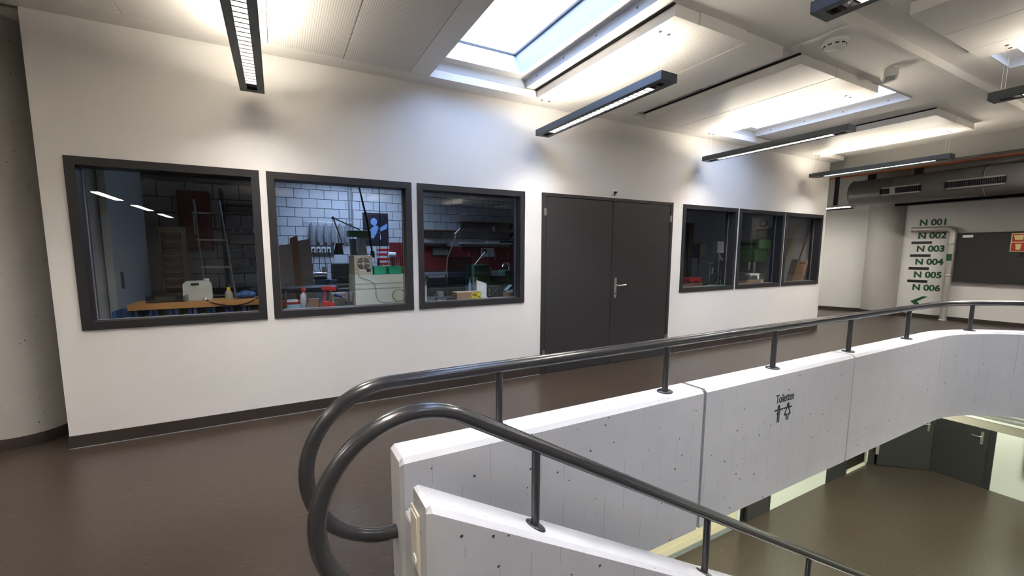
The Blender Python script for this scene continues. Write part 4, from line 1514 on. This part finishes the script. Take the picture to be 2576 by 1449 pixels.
x0, x1, z0, z1 = boxrect(782, 622, 833, 634, 5.93)
ss = thing('socket_strip', 'row of four white wall sockets with plugs on the block wall', 'socket', (0, 5.98, 0))
MB().box(x0 - .08, -.045, z0 - .06, x1 + .06, 0, z1 + .05).build('trunking', M['dark_pl'], ss)
for k in range(4):
    cx_ = x0 + (x1 - x0) * (k + .5) / 4
    s_ = MB().box(cx_ - .042, -.058, z0 - .01, cx_ + .042, -.045, z1 + .01, .003).build('socket', M['white_pl'], ss)
    MB().lathe([(.026, 0), (.022, -.03)], (cx_, -.058, (z0 + z1) / 2), 14, 'y').build('plug', M['black_pl'], s_)
    MB().tube([(cx_, -.085, (z0 + z1) / 2), (cx_ + .01, -.09, z0 - .1), (cx_ + .03 * (k - 1), -.07, z0 - .35), (cx_ + .05, -.05, z0 - .5)], .007, 6).build('lead', M['black_pl'], s_)
za, zb_ = at(820, 560, y=5.7).z, at(820, 613, y=5.7).z + .03
xa, xb_ = at(775, 560, y=5.7).x, at(884, 560, y=5.7).x
hr = thing('hook_rail', 'steel hook rail on the block wall for aprons', 'hook rail', (0, 5.93, za + .02))
MB().cyl((xa - .05, 0, 0), (xb_ + .05, 0, 0), .008, n=8).build('bar', M['steel'], hr)
for x in (xa - .04, xb_ + .04):
    MB().cyl((x, 0, 0), (x, .07, 0), .008, n=8).build('bracket', M['steel'], hr)
for k in range(6):
    cx_ = xa + (xb_ - xa) * (k + .5) / 6
    ap = thing('work_apron', 'grey cloth apron hanging from the hook rail', 'apron', (cx_, 5.90, zb_), random.uniform(-.5, .5), 'aprons on the hook rail')
    H_ = za - zb_
    prof = [(.036, 0), (.05, .03), (.058, H_ * .3), (.055, H_ * .6), (.042, H_ * .85), (.02, H_ * .97), (.006, H_)]
    q = MB().lathe(prof, (0, 0, 0), 18)
    q.v = [(x * (1 + .18 * math.sin(5 * math.atan2(y, x))), y * .35, z) for x, y, z in q.v]
    q.build('cloth', M['cloth'], ap)
    MB().tube([(0, 0, H_ - .005), (0, .015, H_ + .025), (0, .03, H_ + .02)], .004, 6).build('loop', M['black_pl'], ap)
for k, u in enumerate((878, 885)):
    x = at(u, 520, y=5.96).x
    t = thing('wall_conduit', ['grey conduit pipe running up the block wall', 'second grey conduit pipe running up the block wall'][k], 'conduit', (x, 5.965, 0))
    MB().cyl((0, 0, .96), (0, 0, 3.04), .016, n=10).build('pipe_run', M['grey_pl'], t)
    for z in (1.4, 2.1, 2.8):
        MB().box(-.024, -.006, z - .012, .024, .024, z + .012).build('clip', M['white_pl'], t)
J, A_, B_, H0 = at(838, 548, y=3.64), at(905, 578, y=3.64), at(862, 612, y=3.64), at(852, 640, y=3.64)
al = thing('arm_lamp', 'grey jointed work lamp with a black shade over the middle bench', 'lamp')
MB().tube([A_, J], .012, 10).build('upper_arm', M['dark_pl'], al)
MB().tube([J, B_], .012, 10).build('lower_arm', M['grey_pl'], al)
MB().ball(J, .03).ball(B_, .03).build('joint', M['grey_pl'], al)
MB().tube([B_ + Vector((-.06, 0, .0)), H0 + Vector((-.0, 0, 0))], [.05, .085], 16).build('shade', M['black_pl'], al)
MB().tube([A_, Vector((A_.x + .03, 3.66, .90))], .012, 8).build('stand', M['dark_pl'], al)
for k, (pa, pb_, r, lab) in enumerate(((at(903, 470, y=2.6), at(937, 640, y=2.6), .014, 'thick black cable hanging slanted from the workshop ceiling'),
                                       (at(953, 470, y=2.9), at(953, 660, y=2.9), .006, 'thin black cable hanging straight from the workshop ceiling'))):
    t = thing('hanging_cable', lab, 'cable')
    top = pa + (pa - pb_) * ((3.045 - pa.z) / (pa.z - pb_.z))
    MB().tube([top, pa, pa.lerp(pb_, .5) + Vector((.02, 0, 0)), pb_], r, 8).build('lead', M['black_pl'], t)
    MB().cyl(pb_ + Vector((0, 0, .05)), pb_ - Vector((0, 0, .05)), r * 2.2, n=10).build('connector', M['black_pl'], t)
x0, x1, z0, z1 = boxrect(955, 620, 980, 672, 5.35)
rs = thing('red_tray_stack', 'stack of red tool trays on the bench below the poster', 'tool trays', ((x0 + x1) / 2, 5.45, .95))
hw = (x1 - x0) / 2
nt_ = 6
for k in range(nt_):
    zz = k * (z1 - .95) / nt_
    MB().box(-hw, -.12, zz, hw, .12, zz + .055, .003).build('tray', M['red'], rs)
MB().box(-hw - .01, .10, 0, -hw, .125, z1 - .95).box(hw, .10, 0, hw + .01, .125, z1 - .95).build('upright', M['dark_pl'], rs)
x0, x1, z0, z1 = boxrect(985, 608, 1030, 690, 5.5)
rk = thing('red_tool_rack', 'red rack of upright hand tools beside the tray stack', 'tool rack', ((x0 + x1) / 2, 5.62, .95))
hw = (x1 - x0) / 2
MB().box(-hw, .0, 0, hw, .02, z1 - .97).build('back_plate', M['dark_red'], rk)
for k in range(9):
    x = -hw + .03 + k * (2 * hw - .06) / 8
    MB().cyl((x, -.02, .18), (x, -.02, z1 - 1.0 - .03 * (k % 2)), .008, n=8).build('tool_shank', M[['steel', 'red'][k % 2]], rk)
MB().box(-hw, -.04, .14, hw, 0, .18).build('ledge', M['dark_red'], rk)
p0 = at(986, 642, y=4.6)
gm = thing('grey_motor', 'pale grey cylinder motor on a dark stand', 'motor', (p0.x, 4.6, .006))
MB().cyl((-.07, 0, p0.z), (.07, 0, p0.z), .055, n=20).build('cylinder', M['white_pl'], gm)
MB().box(-.02, -.02, 0, .02, .02, p0.z - .05).box(-.15, -.15, 0, .15, .15, .03).build('stand', M['dark_pl'], gm)

# ------------------------------------------------------------------ seen through window 3
shelf_spec = ((1062, 577, 1300, 'upper wooden wall shelf on the dark block wall', 'brown_wood'),
              (1062, 610, 1130, 'short wall shelf above the framed panel', 'brown_wood'),
              (1160, 610, 1300, 'pale wall shelf with flat boxes above the red tool wall', 'white_pl'),
              (1160, 556, 1300, 'topmost wooden wall shelf near the ceiling', 'brown_wood'))
for u0, v, u1, lab, mt in shelf_spec:
    a, b = at(u0, v, y=5.75), at(u1, v, y=5.75)
    t = thing('wall_shelf', lab, 'shelf', (0, 5.85, a.z))
    MB().box(a.x, -.15, -.03, b.x, .13, 0, .003).build('shelf_board', M[mt], t)
    for x in (a.x + .08, b.x - .08):
        MB().prism([(.13, -.03), (-.10, -.03), (.13, -.20)], x - .01, x + .01, 'x').build('bracket', M['dark_pl'], t)
    if mt == 'white_pl':
        for k, (dx_, w_, h_) in enumerate(((.12, .22, .09), (.75, .35, .04), (1.2, .30, .06))):
            tag(MB().box(a.x + dx_, 5.74, a.z, a.x + dx_ + w_, 5.95, a.z + h_, .004).build('flat_box', M[['grey_pl', 'paper', 'dark_pl'][k]]),
                ['grey flat box on the pale wall shelf', 'white flat box on the pale wall shelf', 'dark flat box on the pale wall shelf'][k], 'box')
    if v == 577:
        for k in range(2):
            tag(MB().lathe([(.03, 0), (.03, .12), (.02, .13)], (a.x + 1.9 + k * .09, 5.84, a.z), 12).build('spray_can', M[['grey_pl', 'paper'][k]]),
                ['grey can on the upper wooden shelf', 'white can on the upper wooden shelf'][k], 'can')
a, b = at(1062, 620, y=5.93), at(1300, 676, y=5.93)
tw = thing('tool_wall', 'dark red tool panel on the wall above the long workbench', 'tool panel', (0, 5.96, 0))
MB().box(a.x, -.012, .98, b.x + .1, .02, a.z).build('panel', M['dark_red'], tw)
for k in range(7):
    x = a.x + 1.25 + k * .19
    MB().tube([(x, -.02, 1.45), (x, -.035, 1.42), (x + .02, -.03, 1.25)], .008, 6).build('hung_tool', M[['steel', 'dark_pl'][k % 2]], tw)
MB().tube([(a.x + 1.15 + .03 * math.cos(t_), -.02, 1.27 + .045 * math.sin(t_)) for t_ in [2 * PI * k / 14 for k in range(14)]], .007, 6, closed=True).build('hung_ring', M['steel'], tw)
x0, x1, z0, z1 = boxrect(1087, 622, 1132, 645, 5.9)
fp = thing('pin_board', 'beige pin board in a dark frame on the red tool panel', 'pin board', ((x0 + x1) / 2, 5.944, (z0 + z1) / 2))
hw, hh = (x1 - x0) / 2, (z1 - z0) / 2
MB().box(-hw, -.012, -hh, hw, .003, hh).build('frame', M['black_pl'], fp)
MB().box(-hw + .03, -.015, -hh + .03, hw - .03, -.0118, hh - .03).build('board', plain('beige_board', (.36, .32, .26), .7), fp)
x0, x1, z0, z1 = boxrect(1212, 624, 1245, 646, 5.88)
wp = thing('wall_chart', 'white chart sheet on the red tool panel', 'chart', ((x0 + x1) / 2, 5.938, (z0 + z1) / 2))
hw, hh = (x1 - x0) / 2, (z1 - z0) / 2
MB().box(-hw, -.006, -hh, hw, .008, hh).build('sheet', M['paper'], wp)
for k in range(3):
    MB().box(-hw + .2, -.0075, -hh + .03 + k * .05, hw - .04, -.0058, -hh + .04 + k * .05).build('chart_line', M['grey_pl'], wp)
MB().prism([(-hw + .11 + .07 * math.cos(2 * PI * k / 14), .02 + .07 * math.sin(2 * PI * k / 14)) for k in range(14)], -.0078, -.0058, 'y').build('chart_spot', M['dark_pl'], wp)

p = [at(1152, 583, y=1.6), at(1126, 648, y=1.6), at(1122, 692, y=1.6)]
dl = thing('desk_lamp', 'thin jointed desk lamp with a flat pale head inside the third window', 'lamp')
MB().tube([p[1], p[0] + Vector((-.02, 0, -.04))], .010, 8).build('upper_arm', M['steel'], dl)
MB().tube([p[2], p[1]], .010, 8).build('lower_arm', M['steel'], dl)
MB().box(-.06, -.03, -.015, .06, .03, .015, .004, Matrix.Translation(p[0]) @ Matrix.Rotation(-.75, 4, 'Y')).build('lamp_head', M['white_pl'], dl)
MB().tube([p[2], Vector((p[2].x, 1.6, .006))], .014, 8).build('stand', M['dark_pl'], dl)
MB().lathe([(.14, .006), (.14, .03), (.03, .04)], (p[2].x, 1.6, 0), 20).build('foot', M['dark_pl'], dl)
x0, x1, z0, z1 = boxrect(1127, 648, 1186, 716, 2.0)
gs = thing('guard_screen', 'clear blue-grey plastic guard screen standing before the red tool wall', 'guard screen', ((x0 + x1) / 2, 2.0, .006))
hw = (x1 - x0) / 2
MB().box(-hw, -.004, z0 - .006, hw, .004, z1).build('sheet', pane_mat('smoky_sheet', (.42, .45, .52), 1.45, 2.2), gs)
MB().box(-hw, -.012, z0 - .03, hw, .012, z0).build('clamp_bar', M['dark_pl'], gs)
for sx in (-1, 1):
    MB().box(sx * hw - .012, -.012, 0, sx * hw + .012, .012, z0).box(sx * hw - .02, -.15, 0, sx * hw + .02, .15, .03).build('leg', M['dark_pl'], gs)
YL = 2.35
a, b = at(1193, 668, y=YL), at(1262, 712, y=YL)
lt = thing('green_lathe', 'dark green machine lathe with chrome gooseneck inside the third window', 'lathe', ((a.x + b.x) / 2, YL + .2, .006))
hw = (b.x - a.x) / 2
MB().box(-hw, -.2, .75, hw + .55, .2, .92, .015).build('bed', M['green_mc'], lt)
MB().box(-hw, -.2, .92, -hw + .30, .2, a.z, .02).build('headstock', M['green_mc'], lt)
MB().box(-hw + .01, -.21, .95, -hw + .10, -.198, a.z - .02, .004).build('gear_cover', plain('mid_green', (.08, .22, .12), .4), lt)
MB().cyl((-hw + .30, 0, a.z - .12), (-hw + .40, 0, a.z - .12), .07, n=18).build('chuck', M['steel'], lt)
MB().box(.12, -.22, .92, .34, .18, 1.02, .01).build('carriage', M['dark_pl'], lt)
MB().box(hw + .1, -.14, .92, hw + .32, .14, 1.12, .02).build('tailstock', M['green_mc'], lt)
MB().box(-hw, -.18, 0, -hw + .35, .18, .75).box(hw + .2, -.18, 0, hw + .55, .18, .75).build('pedestal', M['green_mc'], lt)
g0 = at(1283, 700, y=YL + .1)
MB().tube([(g0.x - lt.location.x, -.1, .92), (g0.x - lt.location.x, -.1, 1.12), (g0.x - lt.location.x - .02, -.1, 1.2), (g0.x - lt.location.x - .07, -.1, 1.24),
           (g0.x - lt.location.x - .12, -.1, 1.22), (g0.x - lt.location.x - .14, -.1, 1.17)], .026, 12).build('gooseneck', M['chrome'], lt)
MB().tube([(-hw + .1, 0, a.z), (-hw + .28, -.05, a.z + .22)], .010, 8).build('lever', M['steel'], lt)

bx = thing('cardboard_box', 'flat brown cardboard box with a yellow label on the bench', 'box', (-.72, .36, BZ), 0)
x0, x1, z0, z1 = boxrect(1150, 734, 1210, 757, .30)
hw, hh = (x1 - x0) / 2, .085
bx.location.x = (x0 + x1) / 2
MB().box(-hw, -.06, 0, hw, .09, hh, .002).build('carton', M['card'], bx)
MB().box(-hw, -.061, hh, hw, .015, hh + .003).box(-hw, .018, hh, hw, .091, hh + .003).build('flap', plain('pale_cardboard', (.62, .50, .38), .8), bx)
lbl = MB().box(hw * .2, -.0622, .018, hw * .95, -.0598, hh - .008).build('yellow_label', plain('label_yellow', (.80, .66, .02), .5), bx)
for k in range(6):
    MB().box(hw * .28 + k * .010, -.0632, hh * .45, hw * .28 + k * .010 + .006, -.0618, hh * .8).build('barcode_bar', M['black_pl'], lbl)
MB().box(hw * .75, -.0632, .025, hw * .88, -.0618, .038).box(hw * .62, -.0632, .03, hw * .66, -.0618, .06).build('label_print', M['black_pl'], lbl)
x0, x1, z0, z1 = boxrect(1203, 709, 1227, 753, .38)
wp2 = thing('white_divider', 'upright white plastic panel standing on the bench by the cardboard box', 'panel', ((x0 + x1) / 2, .42, BZ))
hw = (x1 - x0) / 2
MB().prism([(-hw, 0), (hw, 0), (hw, z1 - BZ - .02), (-hw, z1 - BZ + .02)], -.008, .008, 'y').build('sheet', M['paper'], wp2)
MB().box(-hw, -.03, 0, hw, .03, .012).build('foot', M['white_pl'], wp2)
for k, dx_ in enumerate((-.06, -.01, .03)):
    t = thing('spray_bottle', ['slim pale bottle behind the white panel', 'slim grey bottle behind the white panel', 'slim bottle with steel tip behind the white panel'][k], 'bottle', (wp2.location.x + dx_, .62, BZ))
    MB().lathe([(.020, 0), (.020, .15), (.008, .18), (.006, .21)], (0, 0, 0), 14).build('body', M[['light_blue', 'grey_pl', 'beige'][k]], t)
    MB().cyl((0, 0, .21), (.012, 0, .235), .004, n=6).build('tip', M['steel'], t)
kb = thing('black_case', 'black instrument case with crossing wires on the bench', 'case', (at(1248, 745, y=.5).x - .06, .52, BZ))
MB().box(-.10, -.09, 0, .13, .09, .125, .006).build('body', M['black_pl'], kb)
for k in range(3):
    MB().lathe([(.012, 0), (.012, -.006)], (-.07, -.09, .03 + k * .033), 12, 'y').build('dial', M['steel'], kb)
MB().tube([(-.04, -.095, .02), (0, -.10, .07), (.05, -.095, .115)], .003, 6).tube([(.05, -.095, .02), (.01, -.10, .07), (-.03, -.095, .115)], .003, 6).build('wire', M['grey_pl'], kb)
x0, x1, z0, z1 = boxrect(1268, 738, 1298, 753, .36)
cb2 = thing('open_carton', 'open cardboard carton holding folded white papers', 'carton', ((x0 + x1) / 2 + .05, .40, BZ))
q = MB().box(-.11, -.08, 0, .11, .08, .004).box(-.11, -.08, 0, .11, -.076, .06).box(-.11, .076, 0, .11, .08, .06).box(-.11, -.08, 0, -.106, .08, .06).box(.106, -.08, 0, .11, .08, .06)
q.build('carton', M['card'], cb2)
MB().box(-.09, -.06, 0, .08, .05, .003, 0, Matrix.Translation((.02, 0, .075)) @ Matrix.Rotation(-.3, 4, 'Y')).build('paper_sheet', M['paper'], cb2)
MB().box(-.05, -.05, 0, .05, .03, .003, 0, Matrix.Translation((-.06, 0, .11)) @ Matrix.Rotation(-.7, 4, 'Y')).build('folded_sheet', M['light_blue'], cb2)
kc = thing('black_cable', 'tangled black cable lying over the corner of the mint cabinet', 'cable', (-1.31, .345, BZ + .2))
pts = [(-.05, .03, .11)]
for k in range(44):
    a = 2 * PI * k / 13
    pts.append((.0 + .055 * math.cos(a) + .018 * math.sin(a * .37), -.006 - .0006 * k, .05 + .06 * math.sin(a * 1.03) - .0008 * k))
MB().tube(pts, .005, 6).build('lead', M['black_pl'], kc)
MB().box(-.10, -.0, .106, -.02, .04, .13, .004).build('plug', M['black_pl'], kc)
ga = thing('grey_adapter', 'grey power adapter with a bent lead on the bench', 'adapter', (-1.05, .50, BZ))
MB().box(-.03, -.03, 0, .04, .03, .09, .006).build('body', M['grey_pl'], ga)
MB().tube([(-.03, 0, .07), (-.06, -.01, .06), (-.075, -.01, .03), (-.05, -.02, .004)], .004, 6).build('lead', M['grey_pl'], ga)
lp = thing('flat_instrument', 'flat black instrument with white edge lines on the bench', 'instrument', (-1.03, .36, BZ), -.25)
MB().box(-.11, -.07, 0, .11, .07, .035, .004).build('body', M['black_pl'], lp)
for k in range(2):
    MB().box(-.10, -.072, .010 + k * .012, .0, -.069, .014 + k * .012).build('edge_line', M['paper'], lp)

# ------------------------------------------------------------------ seen through window 4
BZ2 = .885
Y4 = .48
bxw = boxrect(1712, 712, 1766, 730, Y4)
t = thing('wooden_tray', 'low brown wooden tray full of black hand tools', 'tray', ((bxw[0] + bxw[1]) / 2, Y4 + .08, BZ2))
hw = (bxw[1] - bxw[0]) / 2
q = MB().box(-hw, -.09, 0, hw, .09, .006).box(-hw, -.09, 0, hw, -.08, .055).box(-hw, .08, 0, hw, .09, .055).box(-hw, -.09, 0, -hw + .01, .09, .055).box(hw - .01, -.09, 0, hw, .09, .055)
q.build('tray', M['brown_wood'], t)
for k in range(9):
    x = -hw + .04 + k * (2 * hw - .08) / 8
    MB().tube([(x, -.06, .05), (x + .05, .05, .062 + .006 * (k % 3))], .008, 8).build('tool', M[['steel', 'black_pl', 'dark_pl'][k % 3]], t)
a = at(1755, 712, y=Y4 + .15)
t = thing('red_tool_box', 'bright red plastic tool box behind the wooden tray', 'tool box', (a.x, Y4 + .245, BZ2))
MB().box(-.16, -.06, 0, .14, .06, .11, .006).build('body', M['red'], t)
MB().box(-.165, -.065, .108, .145, .065, .125, .004).build('lid', M['red'], t)
MB().tube([(-.05, 0, .125), (-.05, 0, .15), (.04, 0, .15), (.04, 0, .125)], .006, 8).build('handle', M['dark_pl'], t)
a = at(1783, 722, y=.42)
t = thing('chrome_stand', 'slender chrome clamp stand on a green cast base', 'stand', (a.x, .42, BZ2))
MB().lathe([(.06, 0), (.06, .012), (.02, .03)], (0, 0, 0), 18).build('base', M['green_mc'], t)
MB().cyl((0, 0, .02), (0, 0, .38), .007, n=10).build('rod', M['chrome'], t)
MB().box(-.03, -.02, .36, .07, .02, .385, .004).build('clamp_head', M['chrome'], t)
MB().cyl((-.03, 0, .20), (.13, 0, .21), .005, n=8).build('cross_rod', M['chrome'], t)
MB().cyl((.05, -.01, .20), (.065, -.01, .30), .012, n=10).build('clamp', M['steel'], t)
a = at(1798, 724, y=.34)
t = thing('green_vice', 'small green bench vice with steel screw', 'vice', (a.x + .06, .30, BZ2), .1)
MB().box(-.06, -.04, 0, .06, .04, .03, .004).build('foot', M['green_pl'], t)
MB().box(-.05, -.03, .03, -.01, .03, .10, .006).box(.02, -.03, .03, .05, .03, .09, .006).build('jaw', M['green_mc'], t)
MB().cyl((-.10, 0, .06), (.08, 0, .06), .009, n=10).cyl((-.10, 0, .03), (-.10, 0, .10), .004, n=8).build('screw', M['steel'], t)
a = at(1815, 722, y=.40)
t = thing('tool_block', 'wooden block holding upright dark tools at the edge of the bench', 'tool block', (a.x, .40, BZ2))
MB().box(-.07, -.04, 0, .07, .04, .035, .003).build('body', M['oak'], t)
for k in range(5):
    MB().cyl((-.05 + k * .025, 0, .03), (-.05 + k * .026, .0, .16 + .02 * (k % 2)), .007, n=8).build('tool', M[['black_pl', 'steel'][k % 2]], t)
x0, x1, z0, z1 = boxrect(1715, 565, 1752, 715, 1.5)
t = thing('black_cabinet', 'tall black metal cabinet in the dark part of the workshop', 'cabinet', ((x0 + x1) / 2, 1.9, .006))
hw = (x1 - x0) / 2
MB().box(-hw, -.35, 0, hw, .35, 2.0, .005).build('body', M['black_pl'], t)
MB().box(-hw + .02, -.365, .05, -.01, -.35, 1.95).box(.01, -.365, .05, hw - .02, -.35, 1.95).build('door', M['board'], t)
MB().box(-.06, -.375, .95, -.04, -.365, 1.1).build('handle', M['dark_pl'], t)
a, b = at(1757, 613, y=1.2), at(1773, 650, y=1.2)
t = thing('loudspeaker', 'slim black loudspeaker on a thin stand', 'loudspeaker', ((a.x + b.x) / 2, 1.25, .006))
hw = (b.x - a.x) / 2
MB().box(-hw, -.08, b.z, hw, .08, a.z, .008).build('cabinet', M['black_pl'], t)
MB().box(-hw + .01, -.085, b.z + .02, hw - .01, -.079, a.z - .02).build('front_cloth', M['dark_pl'], t)
MB().cyl((0, 0, 0), (0, 0, b.z), .015, n=8).lathe([(.15, 0), (.15, .02), (.02, .03)], (0, 0, 0), 18).build('stand', M['dark_pl'], t)
x0, x1, z0, z1 = boxrect(1785, 655, 1816, 690, .62)
t = thing('plastic_sheet', 'clear plastic sheet leaning upright on the bench', 'sheet', ((x0 + x1) / 2, .64, BZ2))
hw = (x1 - x0) / 2
MB().prism([(-hw - .02, 0), (hw - .03, 0), (hw + .02, z1 - BZ2), (-hw + .01, z1 - BZ2)], -.003, .003, 'y').build('sheet', M['acryl'], t)
MB().box(-hw, -.02, 0, hw, .02, .014).build('foot', M['dark_pl'], t)

# ------------------------------------------------------------------ seen through window 5 and 6
t = thing('green_drill', 'large light green column drill against the end wall', 'drill', (5.70, 1.04, .006))
MB().box(-.18, -.20, 0, .28, .20, .08, .01).build('foot', M['green_mc'], t)
MB().cyl((.12, 0, .08), (.12, 0, 1.3), .06, n=20).build('column', M['steel'], t)
MB().box(-.15, -.16, 1.24, .25, .16, 1.52, .02).build('gear_head', M['green_lt'], t)
MB().box(-.18, -.26, 1.50, .27, .24, 1.68, .02).build('belt_cover', M['green_lt'], t)
MB().prism([(-.19, 1.56), (-.19, 1.62), (-.185, 1.62), (-.185, 1.56)], -.2, .1, 'y').build('stripe', M['dark_pl'], t)
MB().cyl((-.05, 0, 1.24), (-.05, 0, 1.08), .03, .02, 14).build('chuck', M['steel'], t)
MB().box(-.18, -.17, .98, .10, .17, 1.02).build('table', M['grey_pl'], t)
t = thing('wall_clock', 'round grey wall gauge high on the end wall', 'gauge', (6.035, 1.02, 2.02))
MB().lathe([(.075, 0), (.075, -.03), (.068, -.035)], (0, 0, 0), 24, 'x').build('case', M['dark_pl'], t)
MB().lathe([(.062, -.0351), (.062, -.037)], (0, 0, 0), 24, 'x').build('dial', M['grey_pl'], t)
t = thing('grey_switch_box', 'grey electrical box with a dark line on the end wall', 'electrical box', (6.035, .85, 1.72))
MB().box(-.08, -.30, 0, 0, .26, .16, .004).build('case', M['grey_pl'], t)
MB().box(-.083, -.30, .155, -.0, .26, .17).build('top_edge', M['black_pl'], t)
t = thing('white_wall_unit', 'white square wall unit with curling white hoses', 'wall unit', (5.0, 1.25, .006))
MB().box(-.02, -.02, 0, .02, .02, 1.42).box(-.15, -.15, 0, .15, .15, .03).build('post', M['grey_pl'], t)
MB().box(-.11, -.05, 1.42, .11, .05, 1.64, .006).build('case', M['white_pl'], t)
hs = []
for k in range(22):
    a = 2 * PI * k / 16 + .6
    hs.append((.06 + .15 * math.cos(a), -.07 - .002 * k, 1.40 + .13 * math.sin(a)))
MB().tube(hs, .011, 8).build('hose', M['white_pl'], t)
MB().tube([(.10, -.06, 1.45), (.20, -.07, 1.30), (.22, -.07, 1.10), (.30, -.05, .98), (.38, 0, .94)], .013, 8).build('hose', M['grey_pl'], t)
a = at(1880, 712, y=.45)
t = thing('cardboard_box', 'large cardboard box with a dark flat case on top', 'box', (a.x + .05, .45, BZ2))
MB().box(-.26, -.13, 0, .20, .13, .07, .003).build('carton', M['card'], t)
MB().box(-.26, -.132, .0705, .20, -.002, .075).box(-.26, .002, .0705, .20, .132, .075).build('flap', M['card'], t)
MB().box(.13, -.1315, .01, .165, -.1298, .05).build('label', M['paper'], t)
t = thing('dark_flat_case', 'dark wedge-shaped case lying on the cardboard box', 'case', (a.x - .03, .45, BZ2 + .0755))
MB().prism([(-.20, 0), (.16, 0), (.12, .07), (-.20, .08)], -.10, .11, 'y').build('body', M['dark_pl'], t)
MB().box(-.19, -.104, .03, .10, -.0995, .035).build('seam', M['black_pl'], t)
a = at(1897, 700, y=.62)
t = thing('white_carton', 'white printed carton standing behind the cardboard box', 'carton', (a.x, .66, BZ2))
MB().box(-.14, -.05, 0, .14, .05, .16, .004).build('carton', M['paper'], t)
for k in range(3):
    MB().box(-.11, -.0512, .06 + .025 * k, .09, -.0498, .07 + .025 * k).build('print', M['light_blue'], t)
MB().box(.05, -.0512, .015, .12, -.0498, .03).build('print_bar', M['black_pl'], t)
# planks and boards leaning on the end wall
t = thing('leaning_plank', 'pale wooden plank leaning against the end wall', 'plank', (0, 0, 0))
P0, P1 = at(1976, 662, x=5.90), at(2013, 560, x=6.0)
d = (P1 - P0)
P0 = P0 - d * (P0.z - .90) / d.z
mb = MB()
for s in (0,):
    w_ = Vector((0, .028, .0))
    q = [P0 - w_, P0 + w_, P1 + w_, P1 - w_]
    th_ = Vector((.018, 0, .004))
    mb.add([*q, *[p_ + th_ for p_ in q]], [(0, 1, 2, 3), (7, 6, 5, 4), (0, 4, 5, 1), (1, 5, 6, 2), (2, 6, 7, 3), (3, 7, 4, 0)])
mb.build('plank', M['pale_wood'], t)
MB().ball(P1 - d * .05 + Vector((-.002, 0, 0)), .006).build('nail', M['dark_pl'], t)
t = thing('leaning_pole', 'dark reddish wooden pole leaning against the end wall', 'pole', (0, 0, 0))
P0, P1 = at(2008, 660, x=5.94), at(2042, 560, x=5.99)
d = (P1 - P0)
P0 = P0 - d * (P0.z - .90) / d.z
MB().tube([P0, P1], .013, 10).build('shaft', plain('red_brown_wood', (.16, .07, .05), .5), t)
MB().tube([P1, P1 + d.normalized() * .10], .015, 10).build('ferrule', M['dark_pl'], t)
for k, (u0, u1, v0, x, mt, lab, z_) in enumerate(((1992, 2010, 652, 5.82, 'card_dark', 'dark brown board leaning beside the poles', .08),
                                                  (2008, 2032, 656, 5.77, 'card', 'tan cardboard sheet leaning beside the poles', .08),
                                                  (1965, 1978, 645, 5.82, 'grey_pl', 'narrow grey board standing beside the pale plank', .02))):
    a, b = at(u0, v0, x=x), at(u1, v0, x=x)
    t = thing('leaning_board', lab, 'board', (0, 0, 0))
    pts = [(a.y, a.z), (b.y, b.z), (b.y + z_, .887), (a.y + z_, .887)]
    MB().prism(pts, x, x + .02, 'x').build('sheet', M[mt], t)
    MB().box(x - .002, min(a.y, b.y) + .03, a.z - .05, x, max(a.y, b.y) - .03, a.z - .035).build('grip_slot', M['dark_pl'], t)
